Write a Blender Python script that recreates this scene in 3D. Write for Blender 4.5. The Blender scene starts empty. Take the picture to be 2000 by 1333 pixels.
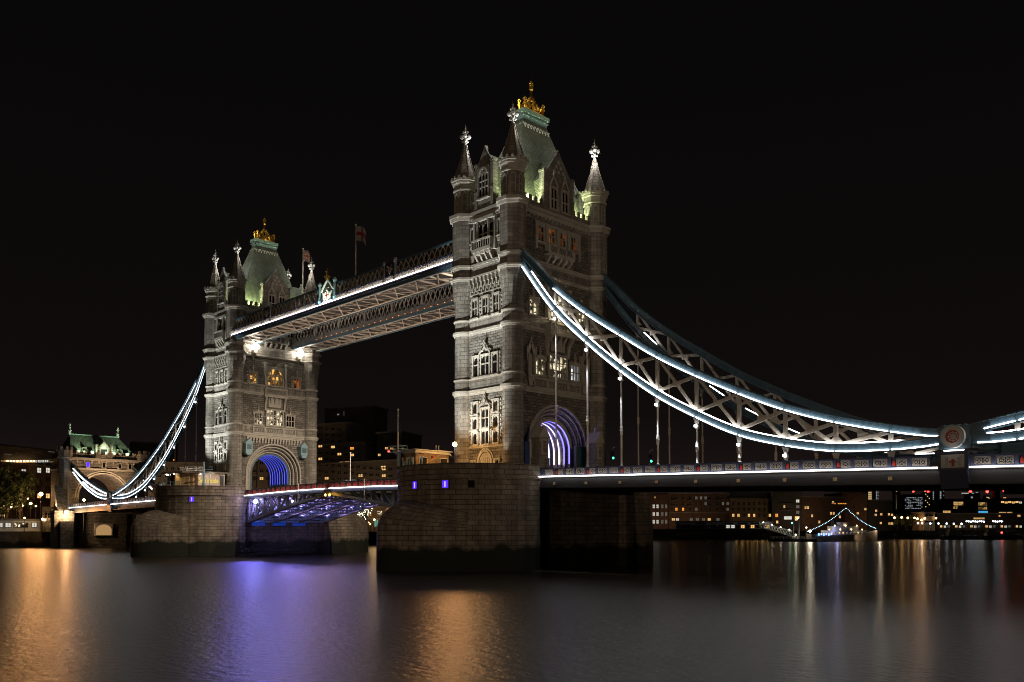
import bpy, bmesh, math, random
from mathutils import Vector, Matrix
R = math.radians
PI = math.pi
random.seed(7)
SC = bpy.context.scene
COL = SC.collection

# ------------------------------------------------------------------ camera
CAM = Vector((133.358, -93.473, 5.5)); YAW = 0.8009; PITCH = 0.0405; FPX = 1715.74; CYP = 963.37
cam_d = bpy.data.cameras.new("camera"); cam = bpy.data.objects.new("camera", cam_d); COL.objects.link(cam)
cam.location = CAM; cam.rotation_euler = (PI / 2 + PITCH, 0, YAW)
cam_d.sensor_width = 36; cam_d.lens = FPX / 2000 * 36; cam_d.shift_y = (CYP - 666.5) / 2000
cam_d.clip_start = 1; cam_d.clip_end = 12000
SC.camera = cam
_s, _c, _sp, _cp = math.sin(YAW), math.cos(YAW), math.sin(PITCH), math.cos(PITCH)
RT = Vector((_c, _s, 0)); FW = Vector((-_s * _cp, _c * _cp, _sp)); UP = RT.cross(FW)
def ray(x, y): return FW + RT * ((x - 1000) / FPX) + UP * ((CYP - y) / FPX)
def at(x, y, d): return CAM + ray(x, y) * d            # survey helper: where a sighted point stands at distance d
def onY(x, y, Y): r = ray(x, y); return CAM + r * ((Y - CAM.y) / r.y)
def onZ(x, y, Z): r = ray(x, y); return CAM + r * ((Z - CAM.z) / r.z)

# ------------------------------------------------------------------ night sky
W = bpy.data.worlds.new("World"); SC.world = W; W.use_nodes = True
nt = W.node_tree; nt.nodes.clear()
o_ = nt.nodes.new("ShaderNodeOutputWorld"); b_ = nt.nodes.new("ShaderNodeBackground")
tc = nt.nodes.new("ShaderNodeTexCoord"); sx = nt.nodes.new("ShaderNodeSeparateXYZ"); cr = nt.nodes.new("ShaderNodeValToRGB")
nt.links.new(tc.outputs["Generated"], sx.inputs[0]); nt.links.new(sx.outputs["Z"], cr.inputs[0])
cr.color_ramp.elements[0].position = 0.0; cr.color_ramp.elements[0].color = (0.0135, 0.0086, 0.0078, 1)
cr.color_ramp.elements[1].position = 0.45; cr.color_ramp.elements[1].color = (0.0027, 0.0023, 0.0023, 1)
e = cr.color_ramp.elements.new(0.13); e.color = (0.0048, 0.0036, 0.0034, 1)
nt.links.new(cr.outputs[0], b_.inputs[0]); b_.inputs[1].default_value = 1.0; nt.links.new(b_.outputs[0], o_.inputs[0])

SC.view_settings.view_transform = 'Standard'; SC.view_settings.look = 'None'
SC.view_settings.exposure = 0.0; SC.view_settings.gamma = 1.0
SC.cycles.use_denoising = True; SC.cycles.denoising_prefilter = 'NONE'; SC.cycles.filter_width = 1.0
SC.cycles.max_bounces = 5; SC.cycles.diffuse_bounces = 2; SC.cycles.glossy_bounces = 3
SC.cycles.sample_clamp_indirect = 2.0; SC.cycles.sample_clamp_direct = 30.0
SC.cycles.caustics_reflective = False; SC.cycles.caustics_refractive = False

# ------------------------------------------------------------------ lamps helpers
def spot(loc, target, watts, col, cone=60, blend=0.6, rad=0.25, name="floodlight_beam"):
    d = bpy.data.lights.new(name, 'SPOT'); d.energy = watts; d.color = col; d.spot_size = R(cone); d.spot_blend = blend
    d.shadow_soft_size = rad
    o = bpy.data.objects.new(name, d); COL.objects.link(o); o.location = loc
    o.rotation_euler = (Vector(target) - Vector(loc)).to_track_quat('-Z', 'Y').to_euler()
    return o
def point(loc, watts, col, rad=0.15, name="lamp_glow"):
    d = bpy.data.lights.new(name, 'POINT'); d.energy = watts; d.color = col; d.shadow_soft_size = rad
    o = bpy.data.objects.new(name, d); COL.objects.link(o); o.location = loc
    return o

# ------------------------------------------------------------------ materials
MATS = {}
def newmat(name):
    m = bpy.data.materials.new(name); m.use_nodes = True
    n = m.node_tree.nodes; p = n["Principled BSDF"]; MATS[name] = m
    return m, m.node_tree, p
def plain(name, col, rough=0.6, metal=0.0, noise=0.18, scale=1.5, bump=0.0):
    m, t, p = newmat(name)
    tcn = t.nodes.new("ShaderNodeTexCoord"); nz = t.nodes.new("ShaderNodeTexNoise"); nz.inputs["Scale"].default_value = scale
    nz.inputs["Detail"].default_value = 5
    t.links.new(tcn.outputs["Object"], nz.inputs["Vector"])
    mx = t.nodes.new("ShaderNodeMixRGB"); mx.blend_type = 'MULTIPLY'; mx.inputs[0].default_value = 1
    mx.inputs[1].default_value = (*col, 1)
    mr = t.nodes.new("ShaderNodeMapRange"); mr.inputs["To Min"].default_value = 1 - noise * 2; mr.inputs["To Max"].default_value = 1 + noise * 1.2
    t.links.new(nz.outputs[0], mr.inputs[0]); t.links.new(mr.outputs[0], mx.inputs[2]); t.links.new(mx.outputs[0], p.inputs["Base Color"])
    p.inputs["Roughness"].default_value = rough; p.inputs["Metallic"].default_value = metal
    if bump:
        bp = t.nodes.new("ShaderNodeBump"); bp.inputs["Strength"].default_value = bump; bp.inputs["Distance"].default_value = 0.05
        t.links.new(nz.outputs[0], bp.inputs["Height"]); t.links.new(bp.outputs[0], p.inputs["Normal"])
    return m
def stone(name, c1, c2, mortar, bw, rh, ms, rough_bump, joint_bump=0.5, noise=0.25, algae=None, streak=0.0):
    m, t, p = newmat(name)
    uv = t.nodes.new("ShaderNodeUVMap"); uv.uv_map = "UVMap"
    br = t.nodes.new("ShaderNodeTexBrick"); br.inputs["Scale"].default_value = 1
    br.inputs["Color1"].default_value = (*c1, 1); br.inputs["Color2"].default_value = (*c2, 1); br.inputs["Mortar"].default_value = (*mortar, 1)
    br.inputs["Brick Width"].default_value = bw; br.inputs["Row Height"].default_value = rh; br.inputs["Mortar Size"].default_value = ms
    br.inputs["Mortar Smooth"].default_value = 0.2
    t.links.new(uv.outputs[0], br.inputs["Vector"])
    tcn = t.nodes.new("ShaderNodeTexCoord")
    nz = t.nodes.new("ShaderNodeTexNoise"); nz.inputs["Scale"].default_value = 0.55; nz.inputs["Detail"].default_value = 8; nz.inputs["Roughness"].default_value = 0.65
    t.links.new(tcn.outputs["Object"], nz.inputs["Vector"])
    mr = t.nodes.new("ShaderNodeMapRange"); mr.inputs["From Min"].default_value = .25; mr.inputs["From Max"].default_value = .75
    mr.inputs["To Min"].default_value = 1 - noise * 1.6; mr.inputs["To Max"].default_value = 1 + noise
    t.links.new(nz.outputs[0], mr.inputs[0])
    mx = t.nodes.new("ShaderNodeMixRGB"); mx.blend_type = 'MULTIPLY'; mx.inputs[0].default_value = 1
    t.links.new(br.outputs[0], mx.inputs[1]); t.links.new(mr.outputs[0], mx.inputs[2])
    out = mx.outputs[0]
    if streak:   # rain streaks running down the face
        mp = t.nodes.new("ShaderNodeMapping"); mp.inputs["Scale"].default_value = (1.3, 1.3, 0.06)
        n3 = t.nodes.new("ShaderNodeTexNoise"); n3.inputs["Scale"].default_value = 1.0; n3.inputs["Detail"].default_value = 4
        t.links.new(tcn.outputs["Object"], mp.inputs[0]); t.links.new(mp.outputs[0], n3.inputs["Vector"])
        m3 = t.nodes.new("ShaderNodeMapRange"); m3.inputs["From Min"].default_value = .42; m3.inputs["From Max"].default_value = .62
        m3.inputs["To Min"].default_value = 1 - streak; m3.inputs["To Max"].default_value = 1
        t.links.new(n3.outputs[0], m3.inputs[0])
        x3 = t.nodes.new("ShaderNodeMixRGB"); x3.blend_type = 'MULTIPLY'; x3.inputs[0].default_value = 1
        t.links.new(out, x3.inputs[1]); t.links.new(m3.outputs[0], x3.inputs[2]); out = x3.outputs[0]
    if algae:    # weed left by the tide below height algae[0]
        geo = t.nodes.new("ShaderNodeNewGeometry"); sp = t.nodes.new("ShaderNodeSeparateXYZ"); t.links.new(geo.outputs["Position"], sp.inputs[0])
        n2 = t.nodes.new("ShaderNodeTexNoise"); n2.inputs["Scale"].default_value = .35; n2.inputs["Detail"].default_value = 6
        t.links.new(geo.outputs["Position"], n2.inputs["Vector"])
        ma = t.nodes.new("ShaderNodeMath"); ma.operation = 'MULTIPLY_ADD'; ma.inputs[1].default_value = 2.6; t.links.new(n2.outputs[0], ma.inputs[0]); t.links.new(sp.outputs["Z"], ma.inputs[2])
        m2 = t.nodes.new("ShaderNodeMapRange"); m2.inputs["From Min"].default_value = algae[0] + 1.0; m2.inputs["From Max"].default_value = algae[0] + 1.7
        t.links.new(ma.outputs[0], m2.inputs[0])
        x2 = t.nodes.new("ShaderNodeMixRGB"); x2.inputs[1].default_value = (*algae[1], 1)
        t.links.new(m2.outputs[0], x2.inputs[0]); t.links.new(out, x2.inputs[2]); out = x2.outputs[0]
    t.links.new(out, p.inputs["Base Color"]); p.inputs["Roughness"].default_value = 0.85
    nb = t.nodes.new("ShaderNodeTexNoise"); nb.inputs["Scale"].default_value = 3.2; nb.inputs["Detail"].default_value = 4
    t.links.new(tcn.outputs["Object"], nb.inputs["Vector"])
    inv = t.nodes.new("ShaderNodeMath"); inv.operation = 'MULTIPLY'; inv.inputs[1].default_value = -joint_bump
    t.links.new(br.outputs["Fac"], inv.inputs[0])
    sm = t.nodes.new("ShaderNodeMath"); sm.operation = 'MULTIPLY_ADD'; sm.inputs[1].default_value = rough_bump
    t.links.new(nb.outputs[0], sm.inputs[0]); t.links.new(inv.outputs[0], sm.inputs[2])
    bp = t.nodes.new("ShaderNodeBump"); bp.inputs["Strength"].default_value = 1; bp.inputs["Distance"].default_value = 0.12
    t.links.new(sm.outputs[0], bp.inputs["Height"]); t.links.new(bp.outputs[0], p.inputs["Normal"])
    return m
def emit(name, col, strength, sample=True):
    m, t, p = newmat(name)
    p.inputs["Base Color"].default_value = (0.02, 0.02, 0.02, 1)
    p.inputs["Emission Color"].default_value = (*col, 1); p.inputs["Emission Strength"].default_value = strength
    if not sample: m.cycles.emission_sampling = 'NONE'
    return m
def room(name, col, strength, scale=1.2, lo=0.05, seed=0.0):
    """window glass with a lit room behind it: patches of lamp light, furniture and curtain"""
    m, t, p = newmat(name)
    geo = t.nodes.new("ShaderNodeNewGeometry"); mp = t.nodes.new("ShaderNodeMapping"); mp.inputs["Location"].default_value = (seed, seed * 2, seed)
    t.links.new(geo.outputs["Position"], mp.inputs[0])
    v = t.nodes.new("ShaderNodeTexVoronoi"); v.inputs["Scale"].default_value = scale; v.distance = 'CHEBYCHEV'
    t.links.new(mp.outputs[0], v.inputs["Vector"])
    se = t.nodes.new("ShaderNodeSeparateXYZ"); t.links.new(v.outputs["Color"], se.inputs[0])
    mr = t.nodes.new("ShaderNodeMapRange"); mr.inputs["From Min"].default_value = .45; mr.inputs["From Max"].default_value = .95
    mr.inputs["To Min"].default_value = lo * strength; mr.inputs["To Max"].default_value = strength
    t.links.new(se.outputs[0], mr.inputs[0]); t.links.new(mr.outputs[0], p.inputs["Emission Strength"])
    p.inputs["Base Color"].default_value = (0.02, 0.018, 0.015, 1); p.inputs["Roughness"].default_value = .15
    p.inputs["Emission Color"].default_value = (*col, 1); m.cycles.emission_sampling = 'NONE'
    return m

GRANITE = stone("rough_granite", (0.27, 0.255, 0.225), (0.145, 0.135, 0.118), (0.055, 0.05, 0.045), 0.95, 0.42, 0.035, 1.5, 1.0, .3)
ASHLAR = stone("portland_stone", (0.39, 0.37, 0.33), (0.27, 0.255, 0.225), (0.11, 0.10, 0.09), 1.1, 0.58, 0.022, 0.12, 0.35, .2, streak=.35)
TRIM = plain("carved_stone", (0.46, 0.44, 0.395), .85, 0, .2, .9, .3)
PIERST = stone("pier_granite", (0.30, 0.25, 0.195), (0.205, 0.17, 0.13), (0.06, 0.052, 0.043), 1.5, 0.66, 0.035, 0.35, .6, .3, algae=(3.0, (0.010, 0.013, 0.006)), streak=.3)
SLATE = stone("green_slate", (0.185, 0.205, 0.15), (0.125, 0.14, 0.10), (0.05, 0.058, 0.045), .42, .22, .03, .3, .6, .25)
SPIRE = stone("spire_stone", (0.30, 0.26, 0.21), (0.22, 0.19, 0.155), (0.09, 0.08, 0.065), .8, .5, .03, .2, .5, .25)
COPPER = plain("weathered_copper", (0.20, 0.31, 0.27), .7, 0, .25)
GOLD = plain("gilded_metal", (0.83, 0.52, 0.12), .28, 1.0, .1)
SILVER = plain("pale_finial_stone", (0.62, 0.62, 0.60), .5, 0, .1)
BLUE = plain("blue_steel_paint", (0.085, 0.155, 0.205), .42, 0, .15)
PALEBLUE = plain("pale_blue_paint", (0.27, 0.42, 0.50), .42, 0, .12)
NAVY = plain("navy_steel_paint", (0.045, 0.055, 0.105), .45, 0, .15)
CREAM = plain("cream_steel_paint", (0.55, 0.50, 0.43), .5, 0, .12)
WHITEP = plain("white_paint", (0.78, 0.78, 0.77), .45, 0, .06)
REDP = plain("red_paint", (0.36, 0.03, 0.022), .45, 0, .1)
SHORESLATE = stone("lit_green_slate", (0.30, 0.34, 0.27), (0.22, 0.25, 0.20), (0.09, 0.10, 0.08), .5, .3, .03, .3, .6, .25)  # paler copy of the slate, floodlit tone put into its colour
GIRDER = plain("girder_black_paint", (0.020, 0.020, 0.022), .5, 0, .35, .4)
DARK = plain("dark_steel", (0.035, 0.036, 0.04), .5, 0, .2)
GREYP = plain("grey_steel_paint", (0.17, 0.175, 0.18), .5, 0, .15)
ASPHALT = plain("asphalt", (0.045, 0.045, 0.047), .9, 0, .2, 3)
GLASS = plain("dark_window_glass", (0.012, 0.012, 0.013), .12, 0, .1)
WOOD = plain("pale_timber", (0.36, 0.24, 0.11), .6, 0, .2, 2)
BRICK = stone("dark_brick", (0.19, 0.095, 0.055), (0.14, 0.07, 0.042), (0.11, 0.09, 0.07), .5, .16, .02, .2, .3, .3)
BUFF = stone("buff_brick", (0.32, 0.22, 0.12), (0.25, 0.17, 0.095), (0.13, 0.10, 0.07), .5, .16, .02, .2, .3, .3)
CONC = plain("concrete", (0.20, 0.175, 0.15), .9, 0, .2, .4, .2)
DARKCONC = plain("dark_concrete", (0.075, 0.066, 0.06), .9, 0, .2, .3, .1)
LEAF = plain("foliage", (0.060, 0.085, 0.025), .7, 0, .45, .8)
BARK = plain("bark", (0.09, 0.065, 0.045), .9, 0, .3, 3, .5)
LED = emit("led_strip", (1, .98, .97), 9.0)
LEDROAD = emit("led_road_strip", (1, .955, .93), 9.0)
LEDSOFT = emit("led_walkway_strip", (1, .92, .87), 16.0)
VIOLET = emit("violet_led", (.60, .56, 1), 2.4); INDIGO = emit("indigo_led", (.20, .17, 1), 2.4)
BLUELED = emit("blue_led", (.10, .12, 1), 2.2)
BULB = emit("warm_bulb", (1, .62, .28), 40.0)
BULBW = emit("white_bulb", (1, .93, .82), 40.0)
R_ORANGE = room("orange_room", (1, .22, .02), 0.5, 1.6, .0, 3)
R_EMBER = room("ember_room", (1, .20, .02), 0.13, 1.6, .0, 4)
R_YELLOW = room("yellow_room", (1, .50, .12), 1.25, 1.5, .05, 5)
R_PALE = room("pale_room", (1, .84, .55), 1.3, 2.2, .02, 7)
R_WHITE = room("white_room", (.92, .95, 1), 1.6, 1.6, .10, 9)
R_DIM = room("dim_room", (1, .62, .25), 0.10, 1.2, .05, 2)
FAR_WARM = emit("far_warm_window", (1, .58, .20), 1.1, False)
FAR_PALE = emit("far_pale_window", (.95, .93, .80), .75, False)
FAR_COOL = emit("far_cool_window", (.80, .92, 1), 1.1, False)
FAR_ORANGE = emit("far_orange_window", (1, .36, .06), 1.2, False)
FAR_GREY = emit("far_dim_window", (.75, .72, .60), .16, False)
FAR_BLUE = emit("far_blue_window", (.10, .55, 1), 1.0, False)
LAMP_O = emit("sodium_lamp", (1, .50, .13), 60.0)
LAMP_W = emit("white_lamp", (1, .90, .74), 60.0)
LAMP_C = emit("cool_lamp", (.85, .94, 1), 40.0)
LAMP_R = emit("red_lamp", (1, .03, .02), 22.0)
LAMP_G = emit("green_lamp", (.05, 1, .55), 8.0)

# ------------------------------------------------------------------ mesh helpers
OFF = {}
class MB:
    def __init__(s, T=None): s.v = []; s.f = []; s.uv = {}; s.T = T; s.sm = False
    def add(s, vs, fs, uvs=None):
        b = len(s.v)
        s.v += [s.T(*p) if s.T else tuple(p) for p in vs]
        for i, f in enumerate(fs):
            if uvs: s.uv[len(s.f)] = uvs[i]
            s.f.append([b + k for k in f])
        return s
    def box(s, x0, x1, y0, y1, z0, z1):
        return s.add([(x0, y0, z0), (x1, y0, z0), (x1, y1, z0), (x0, y1, z0), (x0, y0, z1), (x1, y0, z1), (x1, y1, z1), (x0, y1, z1)],
                     [(0, 3, 2, 1), (4, 5, 6, 7), (0, 1, 5, 4), (1, 2, 6, 5), (2, 3, 7, 6), (3, 0, 4, 7)])
    def prism(s, pts, d):                     # closed polygon of 3D points pushed along d
        n = len(pts); d = Vector(d); a = [Vector(p) for p in pts]
        vs = [tuple(p) for p in a] + [tuple(p + d) for p in a]
        return s.add(vs, [tuple(range(n))[::-1], tuple(range(n, 2 * n))] + [(i, (i + 1) % n, n + (i + 1) % n, n + i) for i in range(n)])
    def prism_xz(s, pts, y0, y1): return s.prism([(x, y0, z) for x, z in pts], (0, y1 - y0, 0))
    def prism_yz(s, pts, x0, x1): return s.prism([(x0, y, z) for y, z in pts], (x1 - x0, 0, 0))
    def prism_xy(s, pts, z0, z1): return s.prism([(x, y, z0) for x, y in pts], (0, 0, z1 - z0))
    def lathe(s, cx, cy, prof, n=24, ph=0.0, a0=0, a1=2 * PI, cap=True, rs=None):
        full = abs(a1 - a0 - 2 * PI) < 1e-6; m = n if full else n + 1
        vs = []
        for r, z in prof:
            for i in range(m):
                a = ph + a0 + (a1 - a0) * i / n
                vs.append((cx + r * math.cos(a), cy + r * math.sin(a), z))
        fs = []; us = []; rr = rs or max(p[0] for p in prof)
        for k in range(len(prof) - 1):
            for i in range(n):
                j = (i + 1) % m
                fs.append((k * m + i, k * m + j, (k + 1) * m + j, (k + 1) * m + i))
                u0, u1 = rr * (a1 - a0) * i / n, rr * (a1 - a0) * (i + 1) / n
                us.append(((u0, prof[k][1]), (u1, prof[k][1]), (u1, prof[k + 1][1]), (u0, prof[k + 1][1])))
        if cap and full:
            fs.append(tuple(range(m))[::-1]); us.append([(0, 0)] * m)
            fs.append(tuple(range((len(prof) - 1) * m, len(prof) * m))); us.append([(0, 0)] * m)
        return s.add(vs, fs, us)
    def bar(s, p, q, w, h, up=(0, 0, 1)):
        p, q = Vector(p), Vector(q); d = (q - p)
        if d.length < 1e-6: return s
        d.normalize(); u = Vector(up); sd = d.cross(u)
        if sd.length < 1e-4: sd = d.cross(Vector((1, 0, 0)))
        sd.normalize(); u = sd.cross(d)
        c = [sd * (-w / 2) + u * (-h / 2), sd * (w / 2) + u * (-h / 2), sd * (w / 2) + u * (h / 2), sd * (-w / 2) + u * (h / 2)]
        return s.add([tuple(p + k) for k in c] + [tuple(q + k) for k in c],
                     [(0, 3, 2, 1), (4, 5, 6, 7), (0, 1, 5, 4), (1, 2, 6, 5), (2, 3, 7, 6), (3, 0, 4, 7)])
    def tube(s, p, q, r0, r1=None, n=8):
        r1 = r0 if r1 is None else r1
        p, q = Vector(p), Vector(q); d = (q - p).normalized()
        sd = d.cross(Vector((0, 0, 1)))
        if sd.length < 1e-3: sd = Vector((1, 0, 0))
        sd.normalize(); u = sd.cross(d)
        vs = [tuple(c + (sd * math.cos(2 * PI * i / n) + u * math.sin(2 * PI * i / n)) * r) for c, r in ((p, r0), (q, r1)) for i in range(n)]
        return s.add(vs, [(i, (i + 1) % n, n + (i + 1) % n, n + i) for i in range(n)] + [tuple(range(n))[::-1], tuple(range(n, 2 * n))])
    def sweep(s, pts, y0, y1, h0, h1):        # a bar following a curve (x, z), from h0 to h1 across the curve
        n = len(pts); vs = []
        for i, (x, z) in enumerate(pts):
            a = Vector(pts[max(0, i - 1)]); b = Vector(pts[min(n - 1, i + 1)]); t = (b - a).normalized(); nx, nz = -t.y, t.x
            if nz < 0: nx, nz = -nx, -nz
            for h in (h0, h1):
                for y in (y0, y1): vs.append((x + nx * h, y, z + nz * h))
        fs = []
        for i in range(n - 1):
            a, b = 4 * i, 4 * i + 4
            fs += [(a, a + 1, b + 1, b), (a + 2, b + 2, b + 3, a + 3), (a, b, b + 2, a + 2), (a + 1, a + 3, b + 3, b + 1)]
        fs += [(0, 2, 3, 1), (4 * n - 4, 4 * n - 3, 4 * n - 1, 4 * n - 2)]
        return s.add(vs, fs)
    def blob(s, x, y, z, r, rz=None, n=6):
        rz = rz or r
        return s.lathe(x, y, [(r * .1, z - rz), (r * .8, z - rz * .55), (r, z), (r * .8, z + rz * .55), (r * .1, z + rz)], n)
    def build(s, name, mat, parent=None, smooth=False):
        me = bpy.data.meshes.new(name)
        off = OFF.get(parent, (0, 0, 0)) if parent else (0, 0, 0)
        me.from_pydata([(a - off[0], b - off[1], c - off[2]) for a, b, c in s.v], [], s.f)
        lay = me.uv_layers.new(name="UVMap")
        for p in me.polygons:
            if p.index in s.uv:
                for k, li in enumerate(p.loop_indices): lay.data[li].uv = s.uv[p.index][k]
            else:
                n = p.normal
                if abs(n.z) > .8:
                    for li in p.loop_indices:
                        co = s.v[me.loops[li].vertex_index]; lay.data[li].uv = (co[0], co[1])
                else:
                    l = math.hypot(n.x, n.y); tx, ty = -n.y / l, n.x / l
                    if tx < -1e-3 or (abs(tx) < 1e-3 and ty < 0): tx, ty = -tx, -ty
                    for li in p.loop_indices:
                        co = s.v[me.loops[li].vertex_index]; lay.data[li].uv = (co[0] * tx + co[1] * ty, co[2] / max(l, .3))
        bm = bmesh.new(); bm.from_mesh(me); bmesh.ops.recalc_face_normals(bm, faces=bm.faces); bm.to_mesh(me); bm.free()
        if smooth: me.polygons.foreach_set("use_smooth", [True] * len(me.polygons))
        me.materials.append(mat)
        o = bpy.data.objects.new(name, me); COL.objects.link(o)
        if parent: o.parent = parent; OFF[o] = off
        return o
def tag(o, label, cat, group=None):
    o["label"] = label; o["category"] = cat
    if group: o["group"] = group
    return o
def thing(name, label, cat, loc, rz=0.0, group=None, off=None):
    o = bpy.data.objects.new(name, None); COL.objects.link(o); o.location = loc; o.rotation_euler = (0, 0, rz)
    o.empty_display_size = .5; tag(o, label, cat, group); OFF[o] = tuple(off if off is not None else loc)
    return o
def kind(o, k): o["kind"] = k; return o
def kids(o): return [c for c in COL.objects if c.parent == o]
def dup(o, loc, label=None, rz=None, group=None):          # a thing with its parts and their sub-parts
    def cp(a, par):
        c = a.copy(); COL.objects.link(c)
        if par: c.parent = par
        for ch in KIDS.get(a, ()): cp(ch, c)
        return c
    KIDS = {}
    for c in COL.objects:
        if c.parent: KIDS.setdefault(c.parent, []).append(c)
    r = cp(o, None); r.location = loc
    if rz is not None: r.rotation_euler = (0, 0, rz)
    if label: r["label"] = label
    if group: r["group"] = group
    return r
def interp(tab, x):
    if x <= tab[0][0]: a, b = tab[0], tab[1]
    elif x >= tab[-1][0]: a, b = tab[-2], tab[-1]
    else:
        for a, b in zip(tab, tab[1:]):
            if a[0] <= x <= b[0]: break
    return a[1] + (b[1] - a[1]) * (x - a[0]) / (b[0] - a[0])
# ------------------------------------------------------------------ the two bridge towers
HX, HY = 5.25, 9.2          # half width of the walls along and across the bridge
TX, TY = 5.08, 8.82         # turret axes
def fm(face):               # (u along the wall, w out of the wall, z) -> tower axes
    return {'-Y': lambda u, w, z: (u, -HY - w, z), '+Y': lambda u, w, z: (-u, HY + w, z),
            '+X': lambda u, w, z: (HX + w, u, z), '-X': lambda u, w, z: (-HX - w, -u, z)}[face]
def wall_window(root, face, u0, u1, z0, z1, lights, transoms, glass, arch='heads', fw=.24, quoin=True, hood=None, big=False):
    """stone window: surround, mullions, pointed heads (the frame) and its pane"""
    F = MB(fm(face)); d = .30
    F.box(u0 - fw, u0, 0, d, z0 - .18, z1 + fw); F.box(u1, u1 + fw, 0, d, z0 - .18, z1 + fw)
    F.box(u0, u1, 0, d, z1, z1 + fw); F.box(u0 - fw - .12, u1 + fw + .12, 0, d + .14, z0 - .34, z0 - .16)
    F.box(u0, u1, 0, d - .05, z0 - .16, z0)
    lw = (u1 - u0) / lights
    for i in range(1, lights): F.box(u0 + lw * i - .075, u0 + lw * i + .075, .04, .22, z0, z1)
    for t in transoms: F.box(u0, u1, .04, .21, t - .07, t + .07)
    hh = lw * .55
    if big:
        r = (u1 - u0) / 2; um = (u0 + u1) / 2; zs = z1 - r * .95
        def arc(k): a = PI * k / 14; return (um + r * math.cos(a), zs + r * .95 * math.sin(a))
        F.prism([(u1, .05, z1)] + [(arc(k)[0], .05, arc(k)[1]) for k in range(0, 8)], (0, .2, 0))
        F.prism([(u0, .05, z1)] + [(arc(k)[0], .05, arc(k)[1]) for k in range(14, 6, -1)], (0, .2, 0))
        for k in range(14):
            a, b = arc(k), arc(k + 1); F.bar((a[0], .32, a[1]), (b[0], .32, b[1]), .3, .2, (0, 1, 0))
        for i in range(lights):
            c = u0 + lw * (i + .5); F.bar((c - lw * .5, .15, zs - .2), (c, .15, zs + .55), .1, .1, (0, 1, 0)); F.bar((c + lw * .5, .15, zs - .2), (c, .15, zs + .55), .1, .1, (0, 1, 0))
    else:
        for i in range(lights):
            a, b = u0 + lw * i, u0 + lw * (i + 1); c = (a + b) / 2
            F.prism([(a, .05, z1 - hh), (a, .05, z1), (b, .05, z1), (b, .05, z1 - hh), (b - lw * .16, .05, z1 - hh * .45), (c, .05, z1 - .06), (a + lw * .16, .05, z1 - hh * .45)], (0, .15, 0))
    if quoin:
        z = z0 - .16; k = 0
        while z < z1 + .1:
            L = .34 if k % 2 else .16
            F.box(u0 - fw - L, u0 - fw, 0, .13, z, z + .3); F.box(u1 + fw, u1 + fw + L, 0, .13, z, z + .3); z += .32; k += 1
    if hood == 'ogee':
        c = (u0 + u1) / 2; w_ = (u1 - u0) / 2 + fw + .1; zt = z1 + fw
        pts = [(c - w_, zt - .5), (c - w_, zt + .05), (c - w_ * .8, zt + .35), (c - w_ * .25, zt + .5), (c, zt + 1.2), (c + w_ * .25, zt + .5), (c + w_ * .8, zt + .35), (c + w_, zt + .05), (c + w_, zt - .5)]
        for a, b in zip(pts, pts[1:]): F.bar((a[0], .36, a[1]), (b[0], .36, b[1]), .22, .16, (0, 1, 0))
        F.box(c - .1, c + .1, .2, .5, zt + 1.1, zt + 1.9); F.box(c - .26, c + .26, .2, .5, zt + 1.35, zt + 1.55)
    if hood == 'label':
        zt = z1 + fw; F.box(u0 - fw - .15, u1 + fw + .15, .05, .5, zt, zt + .16)
        F.box(u0 - fw - .15, u0 - fw, .05, .45, zt - .6, zt); F.box(u1 + fw, u1 + fw + .15, .05, .45, zt - .6, zt)
        c = (u0 + u1) / 2; F.box(c - .09, c + .09, .1, .4, zt + .16, zt + 1.5); F.box(c - .25, c + .25, .1, .4, zt + .75, zt + .95); F.box(c - .18, c + .18, .1, .42, zt + .16, zt + .4)
    f = F.build('window', TRIM, root)
    G = MB(fm(face)); G.box(u0 - .02, u1 + .02, .012, .05, z0 - .02, z1 + .02); G.build('pane', glass, f)
    return f
def finial_mesh(m, x, y, z0, s=1.0):
    m.lathe(x, y, [(.22 * s, z0 - .25), (.30 * s, z0), (.17 * s, z0 + .2), (.12 * s, z0 + 2.6 * s), (.02, z0 + 2.75 * s)], 8)
    for zz, rr, bs in ((z0 + .55 * s, .38 * s, .22 * s), (z0 + 1.35 * s, .58 * s, .36 * s), (z0 + 2.15 * s, .30 * s, .21 * s)):
        for k in range(4):
            a = PI / 4 + k * PI / 2; cx, cy = x + rr * math.cos(a), y + rr * math.sin(a)
            m.blob(cx, cy, zz, bs, bs * 1.15); m.bar((x, y, zz - .2 * s), (cx, cy, zz), .12 * s, .12 * s)
    m.blob(x, y, z0 + 2.75 * s, .16 * s, .2 * s); m.tube((x, y, z0 + 2.8 * s), (x, y, z0 + 3.5 * s), .035, .015, 5)
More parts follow.
